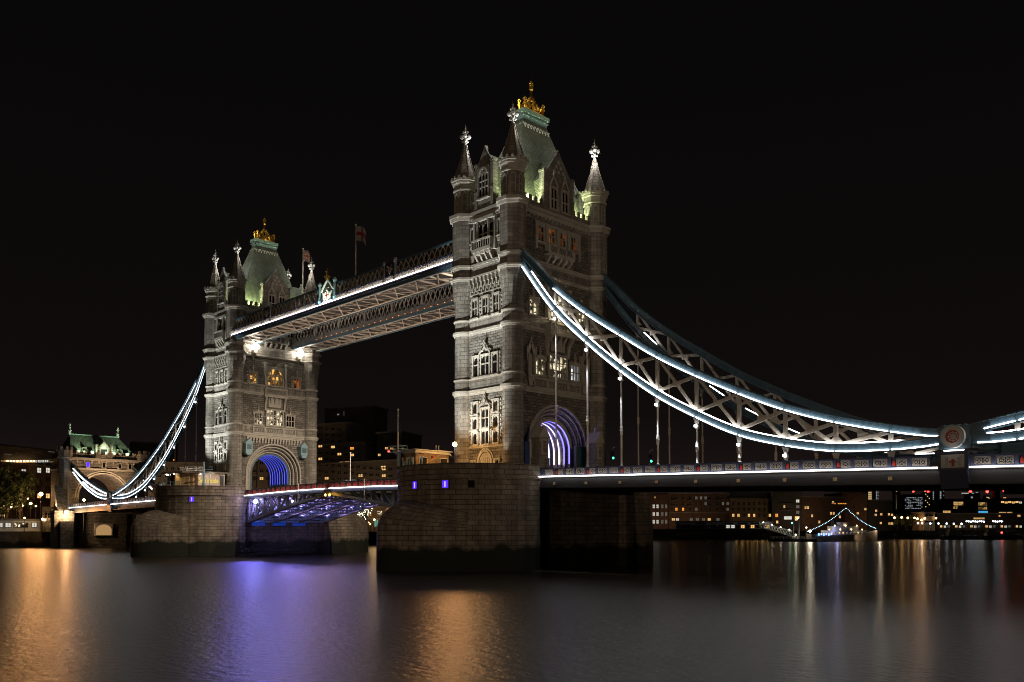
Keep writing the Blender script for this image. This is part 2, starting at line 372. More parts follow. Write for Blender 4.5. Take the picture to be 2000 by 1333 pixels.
def build_tower(X, rot, label, vis_front, vis_side, outer, lit):
    zb = 13.3
    root = thing('bridge_tower', label, 'tower', (X, 0, zb), rot, 'stone bridge towers', off=(0, 0, zb))
    # --- walls: arch stage as stepped solids, then the plain stages
    m = MB()
    steps = [(-3.7, 3.7, 4.55)] + [(s * a, s * b, r) for s in (-1, 1) for a, b, r in ((3.7, 4.25, 5.0), (4.25, 4.75, 5.55), (4.75, HX, 6.1))]
    for x0, x1, r in steps:
        x0, x1 = min(x0, x1), max(x0, x1); zs = 17.0
        pts = [(-HY, zb), (-r, zb)] + [(-r * math.cos(PI * k / 24), zs + r * 1.0 * math.sin(PI * k / 24)) for k in range(25)] + [(r, zb), (HY, zb), (HY, 24.9), (-HY, 24.9)]
        m.prism_yz(pts, x0, x1)
    m.box(-HX, HX, -HY, HY, 24.9, 50.6)
    m.build('wall', GRANITE, root)
    b = MB()                                     # smooth bands between the string courses
    for z0, z1 in ((25.5, 27.0), (34.2, 35.64), (42.1, 43.3), (49.9, 50.6)):
        b.box(-HX - .07, HX + .07, -HY - .07, HY + .07, z0, z1)
    b.build('stone_band', ASHLAR, root)
    # archivolt mouldings
    for face in ('+X', '-X'):
        a = MB(fm(face))
        for r, w0, w1, t in ((6.35, 0, .22, .3), (5.82, -.42, -.28, .22), (5.28, -.92, -.78, .22), (4.78, -1.48, -1.34, .2)):
            P_ = [(r * math.cos(PI * k / 28), 17 + r * math.sin(PI * k / 28)) for k in range(29)]
            P_ = [(r, 13.4)] + P_ + [(-r, 13.4)]
            for p, q in zip(P_, P_[1:]): a.bar((p[0], (w0 + w1) / 2, p[1]), (q[0], (w0 + w1) / 2, q[1]), w1 - w0, t, (0, 0.01, 1) if abs(p[1] - q[1]) < abs(p[0] - q[0]) else (1, 0, 0))
        a.build('arch_moulding', TRIM, root)
    # --- string courses and cornice
    for z0, z1, pr in ((24.8, 25.5, .38), (27.0, 27.22, .2), (33.6, 34.2, .36), (35.64, 35.92, .22), (41.6, 42.12, .42), (43.3, 43.9, .36), (50.6, 51.5, .62)):
        s = MB(); zm = z0 + (z1 - z0) * .45
        for p, za, zc in ((pr * .5, z0, zm), (pr, zm, z1)):
            s.box(-HX - p, HX + p, -HY - p, HY + p, za, zc)
        up = z0 > 40
        for ix in (-1, 1):
            for iy in (-1, 1):
                rr = 1.95 if up else 1.5
                s.lathe(ix * TX, iy * TY, [(rr + pr * .35, z0 - .02), (rr + pr * .5, zm - .005), (rr + pr * .9, zm + .005), (rr + pr * .9, z1 - .02), (rr, z1 + .1)], 8 if up else 28, PI / 8 if up else 0)
        s.build('string_course', TRIM, root)
    for face in ('-Y', '+X', '+Y', '-X'):        # toothed carving under the cornice
        d = MB(fm(face)); half = 3.2 if 'Y' in face else 6.8; n = 8 if 'Y' in face else 17; pts = []
        for k in range(n + 1):
            u = -half + 2 * half * k / n; pts += [(u - .16, .08, 50.4), (u - .16, .08, 50.12), (u + .16, .08, 50.12), (u + .16, .08, 50.4)]
        d.prism(pts + [(half + .16, .08, 50.59), (-half - .16, .08, 50.59)], (0, .42, 0)); d.build('cornice_carving', TRIM, root)
    # --- turrets with spire and finial
    for ix in (-1, 1):
        for iy in (-1, 1):
            x, y = ix * TX, iy * TY
            t = MB()
            t.lathe(x, y, [(1.78, zb), (1.78, 14.25), (1.68, 14.35), (1.72, 14.6), (1.5, 14.75), (1.5, 37.8)], 28, cap=False, rs=1.5)
            n = 32; low = [(1.5, 2 * PI * i / n) for i in range(n)]
            def octr(a, R_=1.95): k = (a - PI / 8) % (PI / 4) - PI / 8; return R_ * math.cos(PI / 8) / math.cos(k)
            vs = [(x + 1.5 * math.cos(a), y + 1.5 * math.sin(a), 37.8) for _, a in low]
            for zz, ex in ((38.9, .25), (40.75, 1.0)):
                for _, a in low:
                    k = abs((a - PI / 8 + PI / 8) % (PI / 4) - PI / 8) / (PI / 8)      # 1 at the octagon's corners
                    rr = octr(a); mix = ex if ex == 1 else (.55 * max(0, 1 - 1.6 * (1 - k)) + .03)
                    r_ = 1.5 + (rr - 1.5) * mix; vs.append((x + r_ * math.cos(a), y + r_ * math.sin(a), zz))
            fs = [(r * n + i, r * n + (i + 1) % n, (r + 1) * n + (i + 1) % n, (r + 1) * n + i) for r in range(2) for i in range(n)]
            t.add(vs, fs, [tuple((1.5 * 2 * PI * (i + di) / n, (37.8, 38.9, 40.75)[r + dr]) for di, dr in ((0, 0), (1, 0), (1, 1), (0, 1))) for r in range(2) for i in range(n)])
            t.lathe(x, y, [(1.95, 40.75), (1.95, 51.5), (1.72, 51.7), (1.72, 55.2)], 8, PI / 8, rs=1.9)
            tr = t.build('turret', ASHLAR, root)
            c = MB(); c.lathe(x, y, [(1.76, 55.15), (1.9, 55.25), (1.9, 55.42), (1.76, 55.5), (1.76, 56.2), (2.0, 56.35), (2.0, 56.6), (2.18, 56.7), (2.18, 57.0), (1.9, 57.1)], 8, PI / 8)
            for k in range(16):
                a_ = 2 * PI * k / 16; c.box(x + 2.0 * math.cos(a_) - .16, x + 2.0 * math.cos(a_) + .16, y + 2.0 * math.sin(a_) - .16, y + 2.0 * math.sin(a_) + .16, 56.99, 57.28)
            for k in range(8):
                a_ = PI / 4 * k; cx, cy = x + 1.6 * math.cos(a_), y + 1.6 * math.sin(a_); tx, ty = -math.sin(a_), math.cos(a_)
                for w_ in (-.36, .36): c.bar((cx + tx * w_, cy + ty * w_, 52.2), (cx + tx * w_, cy + ty * w_, 54.6), .09, .12, (math.cos(a_), math.sin(a_), 0))
                for w_ in (-.36, .36): c.bar((cx + tx * w_, cy + ty * w_, 54.5), (cx, cy, 55.0), .09, .12, (math.cos(a_), math.sin(a_), 0))
                c.bar((cx - tx * .36, cy - ty * .36, 53.4), (cx + tx * .36, cy + ty * .36, 53.4), .09, .12)
            c.build('turret_cornice', TRIM, tr)
            s = MB(); s.lathe(x, y, [(1.82, 57.05), (1.30, 58.5), (.80, 60.2), (.44, 61.6), (.24, 62.5)], 8, PI / 8)
            for k in range(8):
                a_ = PI / 8 + PI / 4 * k
                s.bar((x + 1.84 * math.cos(a_), y + 1.84 * math.sin(a_), 57.05), (x + .8 * math.cos(a_), y + .8 * math.sin(a_), 60.22), .12, .12)
                s.bar((x + .8 * math.cos(a_), y + .8 * math.sin(a_), 60.22), (x + .24 * math.cos(a_), y + .24 * math.sin(a_), 62.5), .1, .1)
            s.build('spire', SPIRE, tr)
            f = MB(); finial_mesh(f, x, y, 62.6, .92); f.build('finial', SILVER, tr)
    # --- battlements
    p = MB()
    for face in ('-Y', '+Y', '+X', '-X'):
        p.T = fm(face); half, g = (3.3, 1.7) if 'Y' in face else (7.1, 2.9)
        p.box(-half, half, -.2, .25, 51.5, 52.35)
        for s_ in (-1, 1):
            u = g + .25
            while u < half - .2:
                p.box(*sorted((s_ * u, s_ * min(u + .62, half))), -.2, .25, 52.35, 53.0); p.box(*sorted((s_ * (u - .04), s_ * min(u + .66, half))), -.24, .29, 53.0, 53.12); u += 1.15
    p.build('battlement', ASHLAR, root)
    # --- roof
    rf = MB()
    def ring(x, y, z): return [(-x, -y, z), (x, -y, z), (x, y, z), (-x, y, z)]
    lv = [(4.15, 7.7, 51.6), (3.75, 7.0, 53.4), (2.55, 5.0, 60.0), (.80, 2.45, 67.0)]
    vs = sum([ring(*l) for l in lv], []); fs = []
    for k in range(3):
        for i in range(4): fs.append((4 * k + i, 4 * k + (i + 1) % 4, 4 * k + 4 + (i + 1) % 4, 4 * k + 4 + i))
    fs += [(0, 3, 2, 1), (12, 13, 14, 15)]; rf.add(vs, fs); roof = rf.build('roof', SLATE, root)
    fr = MB()
    for k in range(9):
        u = -2.5 + 5 * k / 8
        for sx_ in (-1, 1): fr.bar((sx_ * 1.05, u - .25, 66.1), (sx_ * 1.18, u, 65.6), .12, .1); fr.bar((sx_ * 1.05, u + .25, 66.1), (sx_ * 1.18, u, 65.6), .12, .1); fr.blob(sx_ * 1.2, u, 65.5, .12)
    for k in range(3):
        u = -.8 + 1.6 * k / 2
        for sy_ in (-1, 1): fr.bar((u - .3, sy_ * 2.75, 66.1), (u, sy_ * 2.85, 65.6), .12, .1); fr.bar((u + .3, sy_ * 2.75, 66.1), (u, sy_ * 2.85, 65.6), .12, .1); fr.blob(u, sy_ * 2.88, 65.5, .12)
    fr.build('roof_frill', SILVER, roof)
    cp = MB(); cp.box(-.88, .88, -2.5, 2.5, 66.9, 67.3); cp.box(-1.05, 1.05, -2.68, 2.68, 67.3, 67.5); cp.box(-.95, .95, -2.55, 2.55, 67.5, 67.8); cp.box(-1.15, 1.15, -2.8, 2.8, 67.8, 68.35)
    cp.build('roof_cornice', COPPER, roof)
    g = MB(); g.box(-.75, .75, -2.2, 2.2, 68.35, 68.7)
    for sx_ in (-1, 1):
        for sy_ in (-1, 1):
            x, y = sx_ * .62, sy_ * 1.95
            g.tube((x, y, 68.4), (x, y, 70.0), .16, .1, 6)
            for zz in (69.5, 70.1):
                for k in range(4): g.blob(x + .24 * math.cos(k * PI / 2), y + .24 * math.sin(k * PI / 2), zz, .12)
            g.blob(x, y, 70.35, .12); g.bar((x, y, 68.9), (0, 0, 71.1), .14, .2)
            for k in range(1, 6):
                t_ = k / 6; g.blob(x * (1 - t_), y * (1 - t_), 68.95 + 2.15 * t_ + .22, .12)
                g.bar((x * (1 - t_), y * (1 - t_), 68.5), (x * (1 - t_), y * (1 - t_), 68.9 + 2.2 * t_), .08, .08)
    for sx_ in (-1, 1):
        for k in range(4):
            u = -1.5 + k; g.bar((sx_ * .6, u - .45, 68.7), (sx_ * .6, u, 69.7), .1, .1); g.bar((sx_ * .6, u + .45, 68.7), (sx_ * .6, u, 69.7), .1, .1)
    g.lathe(0, 0, [(.3, 70.6), (.28, 71.2), (.18, 71.5), (.18, 72.1), (.34, 72.3), (.34, 72.5), (.14, 72.7), (.12, 73.4), (.2, 73.6), (.02, 73.8)], 8)
    for k in range(4):
        for zz in (72.9, 73.25): g.blob(.3 * math.cos(k * PI / 2), .3 * math.sin(k * PI / 2), zz, .13)
    g.tube((0, 0, 73.7), (0, 0, 74.6), .03, .01, 5)
    g.build('gilded_crest', GOLD, roof)
    # --- dormer gables
    for face, hw, ze, za, wins, dep in (('-Y', 1.6, 57.4, 60.0, 1, 5.2), ('+Y', 1.6, 57.4, 60.0, 1, 5.2), ('+X', 2.85, 56.6, 60.4, 2, 3.6), ('-X', 2.85, 56.6, 60.4, 2, 3.6)):
        T = fm(face); G = MB(T)
        G.prism([(-hw, -.35, 51.5), (hw, -.35, 51.5), (hw, -.35, ze), (0, -.35, za), (-hw, -.35, ze)], (0, .75, 0))
        for s_ in (-1, 1):                       # corner shafts of the gable
            c = s_ * (hw + .1); G.box(c - .28, c + .28, -.5, .55, 51.5, 54.0); G.box(c - .34, c + .34, -.56, .61, 54.0, 54.3); G.box(c - .24, c + .24, -.45, .5, 54.3, ze + .6); G.box(c - .36, c + .36, -.6, .62, ze + .6, ze + .95)
            G.bar((s_ * (hw + .05), .25, ze + .05), (0, .25, za + .1), .55, .22, (0, 1, 0))
        G.box(-.12, .12, -.1, .35, za, za + .75); G.box(-.26, .26, -.1, .35, za + .25, za + .42)
        gb = G.build('dormer', ASHLAR, root)
        C_ = MB(T); C_.prism([(-hw + .1, -.35, ze - .1), (hw - .1, -.35, ze - .1), (0, -.35, za - .25)], (0, -dep, 0)); C_.box(-hw + .1, hw - .1, -dep * .8, -.35, 51.6, ze - .1)
        C_.build('dormer_roof', SLATE, gb)
        if wins == 1:
            w_ = wall_window(gb, face, -.98, .98, 53.2, 57.3, 3, (54.6, 55.5), GLASS, fw=.2, quoin=False, big=True)
        else:
            w_ = [wall_window(gb, face, a_, a_ + 1.3, 52.1, 55.2, 2, (53.5,), GLASS, fw=.16, quoin=False) for a_ in (-1.85, .55)]
            H = MB(T)
            for a_ in (-1.2, 1.2):
                for s_ in (-1, 1): H.bar((a_ + s_ * .85, .62, 55.4), (a_, .62, 56.9), .2, .16, (0, 1, 0))
                H.box(a_ - .08, a_ + .08, .4, .7, 56.8, 57.5)
            for zz, n_ in ((57.6, 3), (58.3, 2), (59.0, 1)):
                for k in range(n_): H.box((k - (n_ - 1) / 2) * .9 - .2, (k - (n_ - 1) / 2) * .9 + .2, .38, .5, zz, zz + .42)
            H.build('gable_tracery', TRIM, gb)
        for o in ([w_] if wins == 1 else w_):    # the gable face stands forward of the wall
            v = Vector(T(0, .4, 0)) - Vector(T(0, 0, 0)); o.location += v
    # --- river-facing sides
    for face in vis_front:
        gd = GLASS
        for s_ in (-1, 1):
            u0, u1 = sorted((s_ * 1.62, s_ * 2.78)); g2 = R_DIM if s_ * (1 if face == '-Y' else 1) > 0 else gd
            wall_window(root, face, u0 + .12, u1 - .12, 22.1, 23.6, 1, (), g2); wall_window(root, face, u0 + .12, u1 - .12, 19.85, 21.4, 1, (), g2)
            wall_window(root, face, u0 + .12, u1 - .12, 17.65, 19.3, 1, (), g2)
            wall_window(root, face, *sorted((s_ * 2.15, s_ * 2.85)), 13.7, 15.2, 1, (), gd, quoin=False)
        wall_window(root, face, -.72, .72, 19.95, 22.6, 2, (21.3,), gd, hood='ogee'); wall_window(root, face, -.72, .72, 17.6, 19.5, 2, (), gd)
        B_ = MB(fm(face)); B_.box(-3.6, 3.6, 0, .16, 19.52, 19.75); B_.box(-3.6, 3.6, 0, .2, 17.05, 17.35)
        B_.build('stone_ledge', TRIM, root)
        D = MB(fm(face))
        for r, w0, w1 in ((1.75, .02, .2), (1.5, .02, .3), (1.25, .02, .16)):
            pts = [(r * math.cos(k * PI / 18), 14.6 + r * 1.3 * math.sin(k * PI / 18)) for k in range(19)]; pts = [(r, 13.3)] + pts + [(-r, 13.3)]
            for p1, p2 in zip(pts, pts[1:]): D.bar((p1[0], (w0 + w1) / 2, p1[1]), (p2[0], (w0 + w1) / 2, p2[1]), .2, w1 - w0, (0, 1, 0))
        D.prism([(1.2, .02, 14.5)] + [(1.2 * math.cos(k * PI / 18), .02, 14.6 + 1.5 * math.sin(k * PI / 18)) for k in range(19)] + [(-1.2, .02, 14.5)], (0, .06, 0))
        for k in range(5): D.box(-.8 + k * .4 - .05, -.8 + k * .4 + .05, .06, .16, 14.6, 15.6)
        dr = D.build('doorway', TRIM, root); Q = MB(fm(face)); Q.box(-1.12, 1.12, .02, .1, 13.3, 14.48); Q.build('door', DARK, dr)
        # second and third stages
        for u0, u1, n_ in ((-2.5, -1.55, 1), (-.8, .8, 2), (1.55, 2.5, 1)):
            wall_window(root, face, u0, u1, 27.5, 30.3, n_, (29.1,), gd, hood='ogee' if n_ == 2 else None, fw=.22)
        for u0, u1 in ((-2.85, -1.65), (-.62, .62), (1.65, 2.85)):
            wall_window(root, face, u0 + .1, u1 - .1, 36.15, 38.7, 2, (37.4,), gd, fw=.26)
        K = MB(fm(face))
        for k in range(9):
            u = -3.2 + 6.4 * k / 8
            K.box(u - .16, u + .16, .03, .5, 41.0, 41.6); K.box(u - .13, u + .13, .03, .32, 40.3, 41.0); K.box(u + .2, u + .45, .03, .2, 39.9, 40.6); K.box(u - .1, u + .1, .03, .2, 39.6, 40.0)
        K.box(-3.5, 3.5, .02, .14, 39.4, 39.55); K.build('corbel_table', TRIM, root)
        A_ = MB(fm(face))                         # oriel balcony below the cornice
        A_.box(-1.95, 1.95, 0, 1.15, 45.2, 45.55); A_.box(-1.75, 1.75, 0, .95, 44.9, 45.2)
        for k in range(4):
            u = -1.5 + k * 1.0
            A_.prism([(u - .16, 0, 43.95), (u - .16, .25, 43.95), (u - .16, .55, 44.3), (u - .16, .9, 44.85), (u - .16, 1.05, 45.2), (u - .16, 0, 45.2)], (.32, 0, 0))
        A_.box(-1.95, 1.95, 1.0, 1.15, 45.55, 45.68); A_.box(-2.0, 2.0, .95, 1.2, 46.75, 47.0)
        for k in range(9): A_.box(-1.9 + k * .475 - .07, -1.9 + k * .475 + .07, 1.02, 1.13, 45.68, 46.75)
        for s_ in (-1, 1):
            A_.box(s_ * 1.9 - .08, s_ * 1.9 + .08, 0, 1.0, 46.75, 47.0); A_.box(s_ * 1.9 - .08, s_ * 1.9 + .08, 0, 1.0, 45.55, 46.75)
            A_.box(s_ * 2.15 - .2, s_ * 2.15 + .2, 0, .55, 45.2, 50.3); A_.box(s_ * 1.15 - .12, s_ * 1.15 + .12, .5, .8, 46.9, 49.9)
            A_.box(*sorted((s_ * 2.5, s_ * 3.3)), 0, .22, 44.2, 45.3); A_.box(*sorted((s_ * 2.5, s_ * 3.3)), 0, .3, 46.2, 46.7)
        A_.box(-2.3, 2.3, 0, .85, 49.75, 50.2); A_.build('balcony', TRIM, root)
        wall_window(root, face, -1.7, 1.7, 46.2, 49.5, 3, (48.0,), gd, fw=.2, quoin=False)
        for s_ in (-1, 1): wall_window(root, face, *sorted((s_ * 2.62, s_ * 3.05)), 47.2, 49.3, 1, (), gd, fw=.14)
    # --- faces across the road
    for face in vis_side:
        out = face == '+X'
        gl = lit[face]
        for i, c in enumerate((-3.55, -1.25, 1.1, 3.5)):
            wall_window(root, face, c - .62, c + .62, 46.9, 49.15, 2, (48.1,), gl['top'][i], fw=.2, quoin=False)
        S_ = MB(fm(face)); S_.box(-4.75, 4.75, .02, .16, 49.38, 49.75)
        for c in (-4.6, -2.4, -.07, 2.3, 4.6): S_.box(c - .2, c + .2, .02, .42, 45.6, 49.5)
        S_.box(-2.75, 2.75, 0, 1.15, 44.95, 45.25)
        for k in range(5):
            u = -2.3 + k * 1.15
            S_.prism([(u - .2, 0, 43.95), (u - .2, .25, 43.95), (u - .2, .5, 44.25), (u - .2, .85, 44.5), (u - .2, 1.05, 44.95), (u - .2, 0, 44.95)], (.4, 0, 0))
        S_.box(-2.7, 2.7, 1.0, 1.14, 45.25, 45.4); S_.box(-2.75, 2.75, .95, 1.18, 46.35, 46.6)
        for k in range(4): S_.box(-2.6 + k * 1.73 - .16, -2.6 + k * 1.73 + .16, .95, 1.18, 45.25, 46.7)
        for k in range(15): S_.bar((-2.6 + k * .36, 1.06, 45.4), (-2.6 + k * .36 + .3, 1.06, 46.35), .08, .1, (0, 1, 0))
        S_.build('balcony', TRIM, root)
        for s_, gk in ((-1, 'l3l'), (1, 'l3r')):
            wall_window(root, face, *sorted((s_ * 4.45, s_ * 5.85)), 36.0, 38.1, 2, (37.05,), gl[gk], hood='label', fw=.22)
        wall_window(root, face, -1.75, 1.75, 36.0, 39.6, 4, (37.1, 38.0), gl['l3c'], fw=.3, quoin=False, big=True)
        for s_ in (-1, 1):
            C2 = MB(fm(face)); C2.box(s_ * 2.35 - .2, s_ * 2.35 + .2, .02, .6, 35.9, 40.4); C2.box(s_ * 2.35 - .28, s_ * 2.35 + .28, .02, .7, 40.4, 40.7); C2.build('window_shaft', TRIM, root)
        bal = MB(fm(face)); w_ = 1.25 if out else .85
        bal.box(-2.75, 2.75, 0, w_ + .1, 33.3, 33.75); bal.box(-2.55, 2.55, w_ - .15, w_, 33.75, 33.95); bal.box(-2.62, 2.62, w_ - .25, w_ + .08, 34.95, 35.25)
        for k in range(15):
            u = -2.4 + k * .343
            bal.bar((u - .16, w_ - .08, 33.95), (u + .16, w_ - .08, 34.95), .07, .1, (0, 1, 0)); bal.bar((u + .16, w_ - .08, 33.95), (u - .16, w_ - .08, 34.95), .07, .1, (0, 1, 0))
        for s_ in (-1, 1):
            bal.box(s_ * 2.5 - .12, s_ * 2.5 + .12, 0, w_, 33.75, 35.2)
            pts = [(0, 30.4), (.3, 30.5), (.35, 31.4), (.6, 32.4), (w_, 33.0), (w_, 33.3), (0, 33.3)]
            bal.prism([(s_ * 2.25 - .2, a_, b__) for a_, b__ in pts], (.4, 0, 0))
        for k in range(3): bal.prism([(-1.15 + k * 1.0, 0, 31.9), (-1.15 + k * 1.0, .35, 32.2), (-1.15 + k * 1.0, w_ * .9, 33.3), (-1.15 + k * 1.0, 0, 33.3)], (.3, 0, 0))
        bal.box(-1.5, 1.5, .02, .2, 31.3, 33.2)
        bal.build('carved_balcony', TRIM, root)
        for u0, u1, n_, gk in ((-4.72, -2.98, 3, 'l2l'), (-1.85, 1.85, 5, 'l2c'), (2.75, 4.6, 3, 'l2r')):
            wall_window(root, face, u0, u1, 27.5, 29.8 if n_ == 3 else 30.7, n_, (28.65,) if n_ == 3 else (28.5, 29.6), gl[gk], fw=.2, quoin=False, hood='label' if n_ == 3 else None)
        Pn = MB(fm(face))
        for u0, u1 in ((-4.95, -2.3), (-2.1, 2.1), (2.3, 4.95)):
            Pn.box(u0, u1, .07, .22, 26.75, 26.95); Pn.box(u0, u1, .07, .22, 25.55, 25.75)
            k = u0 + .3
            while k < u1 - .2: Pn.box(k - .12, k + .12, .07, .2, 25.95, 26.5); Pn.bar((k - .25, .14, 25.8), (k + .25, .14, 26.7), .08, .12, (0, 1, 0)); k += .55
            for u in (u0, u1): Pn.box(u - .1, u + .1, .07, .26, 25.5, 27.0)
        Pn.build('carved_panel', TRIM, root)
        if out:
            for s_ in (-1, 1):                    # canopied niches beside the windows
                N = MB(fm(face)); c = s_ * 5.75
                N.box(c - .75, c + .75, 0, .7, 26.9, 27.2); N.box(c - .55, c + .55, 0, .5, 26.3, 26.9); N.box(c - .35, c + .35, 0, .35, 25.7, 26.3)
                for q in (-1, 1): N.box(c + q * .62 - .12, c + q * .62 + .12, 0, .6, 27.2, 30.2); N.bar((c + q * .8, .35, 30.1), (c, .35, 31.9), .5, .2, (0, 1, 0)); N.box(c + q * .9 - .1, c + q * .9 + .1, 0, .5, 29.2, 31.3)
                N.box(c - .1, c + .1, .1, .5, 31.8, 32.7); N.box(c - .5, c + .5, .02, .1, 27.2, 30.2); N.build('canopied_niche', TRIM, root)
        else:
            K = MB(fm(face))
            for k in range(19):
                u = -6.2 + 12.4 * k / 18; K.box(u - .2, u + .2, .02, .38, 24.05, 24.5); K.box(u - .14, u + .14, .02, .24, 23.5, 24.05)
            K.box(-6.4, 6.4, .02, .42, 24.5, 24.75); K.build('corbel_table', TRIM, root)
    # --- ribs of the road arch
    ribcol, ledcol = (CREAM, VIOLET) if not lit['blue'] else (BLUE, BLUELED)
    for k in range(8):
        x = -3.5 + 7.3 * k / 7
        rb = MB(); ls = MB(); P_ = [(4.40 * math.cos(PI * j / 26), 17 + 4.40 * math.sin(PI * j / 26)) for j in range(27)]
        P_ = [(4.40, 13.4)] + P_ + [(-4.40, 13.4)]
        for p, q in zip(P_, P_[1:]): rb.bar((x, p[0], p[1]), (x, q[0], q[1]), .3, .42, (0, 0.01, 1) if abs(p[1] - q[1]) < abs(p[0] - q[0]) else (0, 1, 0))
        r = rb.build('arch_rib', ribcol, root)
        Q = [(y_ * .955, (z_ - 17) * .955 + 17 if z_ > 17 else z_) for y_, z_ in P_[1:-1]]; Q = [(Q[0][0], 15.2)] + Q + [(Q[-1][0], 15.2)]
        for p, q in zip(Q, Q[1:]): ls.bar((x, p[0], p[1]), (x, q[0], q[1]), .28 if not lit['blue'] else .12, .05, (0, 0.01, 1) if abs(p[1] - q[1]) < abs(p[0] - q[0]) else (0, 1, 0))
        ls.build('light_strip', INDIGO if ledcol is VIOLET and k >= 6 else ledcol, r)
    return root
side_lit1 = {'+X': dict(top=(R_EMBER, R_ORANGE, R_EMBER, R_EMBER), l3l=R_PALE, l3c=R_PALE, l3r=R_PALE, l2l=R_PALE, l2c=R_PALE, l2r=R_WHITE), 'blue': False}
side_lit2 = {'-X': dict(top=(GLASS,) * 4, l3l=R_YELLOW, l3c=R_YELLOW, l3r=R_ORANGE, l2l=R_PALE, l2c=R_PALE, l2r=GLASS), 'blue': True}
T1 = build_tower(41.15, 0, 'nearer and taller-looking gothic stone bridge tower with the green floodlit roof, right of the walkways', ('-Y',), ('+X',), None, side_lit1)
T2 = build_tower(-41.15, PI, 'farther gothic stone bridge tower at the left end of the high walkways', ('+Y',), ('-X',), None, side_lit2)
# ------------------------------------------------------------------ river piers
def build_pier(X, label):
    root = thing('bridge_pier', label, 'pier', (X, 0, 0), group='stone piers carrying the towers')
    def outline(r, grow=0.0, notch=True, n=20):
        rr = r + grow; pts = []
        ys = 11.5
        for k in range(n + 1):                    # +Y nose
            a = PI * k / n; pts.append((rr * math.cos(a), ys + rr * math.sin(a)))
        if notch: pts += [(-rr, 9.15), (-rr + 1.4, 9.15), (-rr + 1.4, -9.15), (-rr, -9.15)]
        for k in range(n + 1):
            a = PI + PI * k / n; pts.append((rr * math.cos(a), -ys + rr * math.sin(a)))
        if notch: pts += [(rr, -9.15), (rr - 1.4, -9.15), (rr - 1.4, 9.15), (rr, 9.15)]
        return [(X + x, y) for x, y in pts]
    def wall_uv(m, pts, z0, z1, cap=True):
        n = len(pts); vs = [(x, y, z0) for x, y in pts] + [(x, y, z1) for x, y in pts]; fs = []; us = []; u = 0
        for i in range(n):
            j = (i + 1) % n; L = math.hypot(pts[j][0] - pts[i][0], pts[j][1] - pts[i][1])
            fs.append((i, j, n + j, n + i)); us.append(((u, z0), (u + L, z0), (u + L, z1), (u, z1))); u += L
        if cap:
            fs += [tuple(range(n))[::-1], tuple(range(n, 2 * n))]; us += [[(x, y) for x, y in pts][::-1], [(x, y) for x, y in pts]]
        m.add(vs, fs, us)
    m = MB(); wall_uv(m, outline(10.65), -3, 12.0); m.build('pier_shaft', PIERST, root)
    c = MB()
    for g, z0, z1 in ((.12, 11.75, 12.05), (.3, 12.05, 12.35), (.16, 12.35, 13.3)): wall_uv(c, outline(10.65, g, z1 < 13), z0, z1)
    c.build('pier_coping', PIERST, root)
    for sgn in (-1, 1):                           # parapet, open where the road crosses
        p = MB()
        o, i_ = [], []
        for k in range(25):
            a = PI * k / 24 * sgn; o.append((X + 10.85 * math.cos(a), sgn * 11.5 + 10.85 * math.sin(a))); i_.append((X + 10.3 * math.cos(a), sgn * 11.5 + 10.3 * math.sin(a)))
        o = [(X + 10.85, sgn * 9.4)] + o + [(X - 10.85, sgn * 9.4)]; i_ = [(X + 10.3, sgn * 9.4)] + i_ + [(X - 10.3, sgn * 9.4)]
        wall_uv(p, o + i_[::-1], 13.3, 13.78)
        o2 = [((a - X) * 1.008 + X, b * 1.003) for a, b in o]
        wall_uv(p, o2 + i_[::-1], 13.785, 13.95)
        p.build('pier_parapet', PIERST, root)
    N = 28                              # pointed cutwaters with domed caps
    for sgn in (-1, 1):
        cw = MB(); Wd, y0, tip = 10.95, 10.5, 27.5
        out = []
        for k in range(N + 1):
            t = -1 + 2 * k / N; yy = y0 + (tip - y0) * (1 - abs(t) ** 1.75); xx = Wd * t
            out.append((xx, yy))
        rows = []
        for z in (-3.0, 0.6, 3.0, 5.2): rows.append([(X + x, sgn * y, z) for x, y in out])
        for j in range(1, 9):
            f = j / 8; row = []
            for k, (x, y) in enumerate(out):
                t = -1 + 2 * k / N; a = PI / 2 - t * PI / 2 * .98; tx, ty = 10.6 * math.cos(a), 11.5 + 10.6 * math.sin(a)
                zt = 5.25 + 4.0 * (1 - abs(t)) ** .75; h = 1 - math.cos(f * PI / 2)
                row.append((X + x + (tx - x) * h, sgn * (y + (ty - y) * h), 5.2 + (zt - 5.2) * math.sin(f * PI / 2)))
            rows.append(row)
        vs = [p_ for r in rows for p_ in r]; fs = []; us = []; W_ = N + 1
        ul = [0]
        for k in range(N): ul.append(ul[-1] + math.hypot(out[k + 1][0] - out[k][0], out[k + 1][1] - out[k][1]))
        vl = [-3, .6, 3.0, 5.2] + [5.2 + 5.0 * j / 8 for j in range(1, 9)]
        for r in range(len(rows) - 1):
            for k in range(N):
                fs.append((r * W_ + k, r * W_ + k + 1, (r + 1) * W_ + k + 1, (r + 1) * W_ + k))
                us.append(((ul[k], vl[r]), (ul[k + 1], vl[r]), (ul[k + 1], vl[r + 1]), (ul[k], vl[r + 1])))
        cw.add(vs, fs, us); cw.build('cutwater', PIERST, root)
    return root
PIER1 = build_pier(41.15, 'nearer dark stone river pier under the tower right of centre')
PIER2 = build_pier(-41.15, 'farther pale lit stone river pier with mossy foot left of centre')
VWIN = emit("violet_window", (.07, .02, 1), 1.5); VWIN2 = emit("violet_window_core", (.42, .32, 1), 1.6)
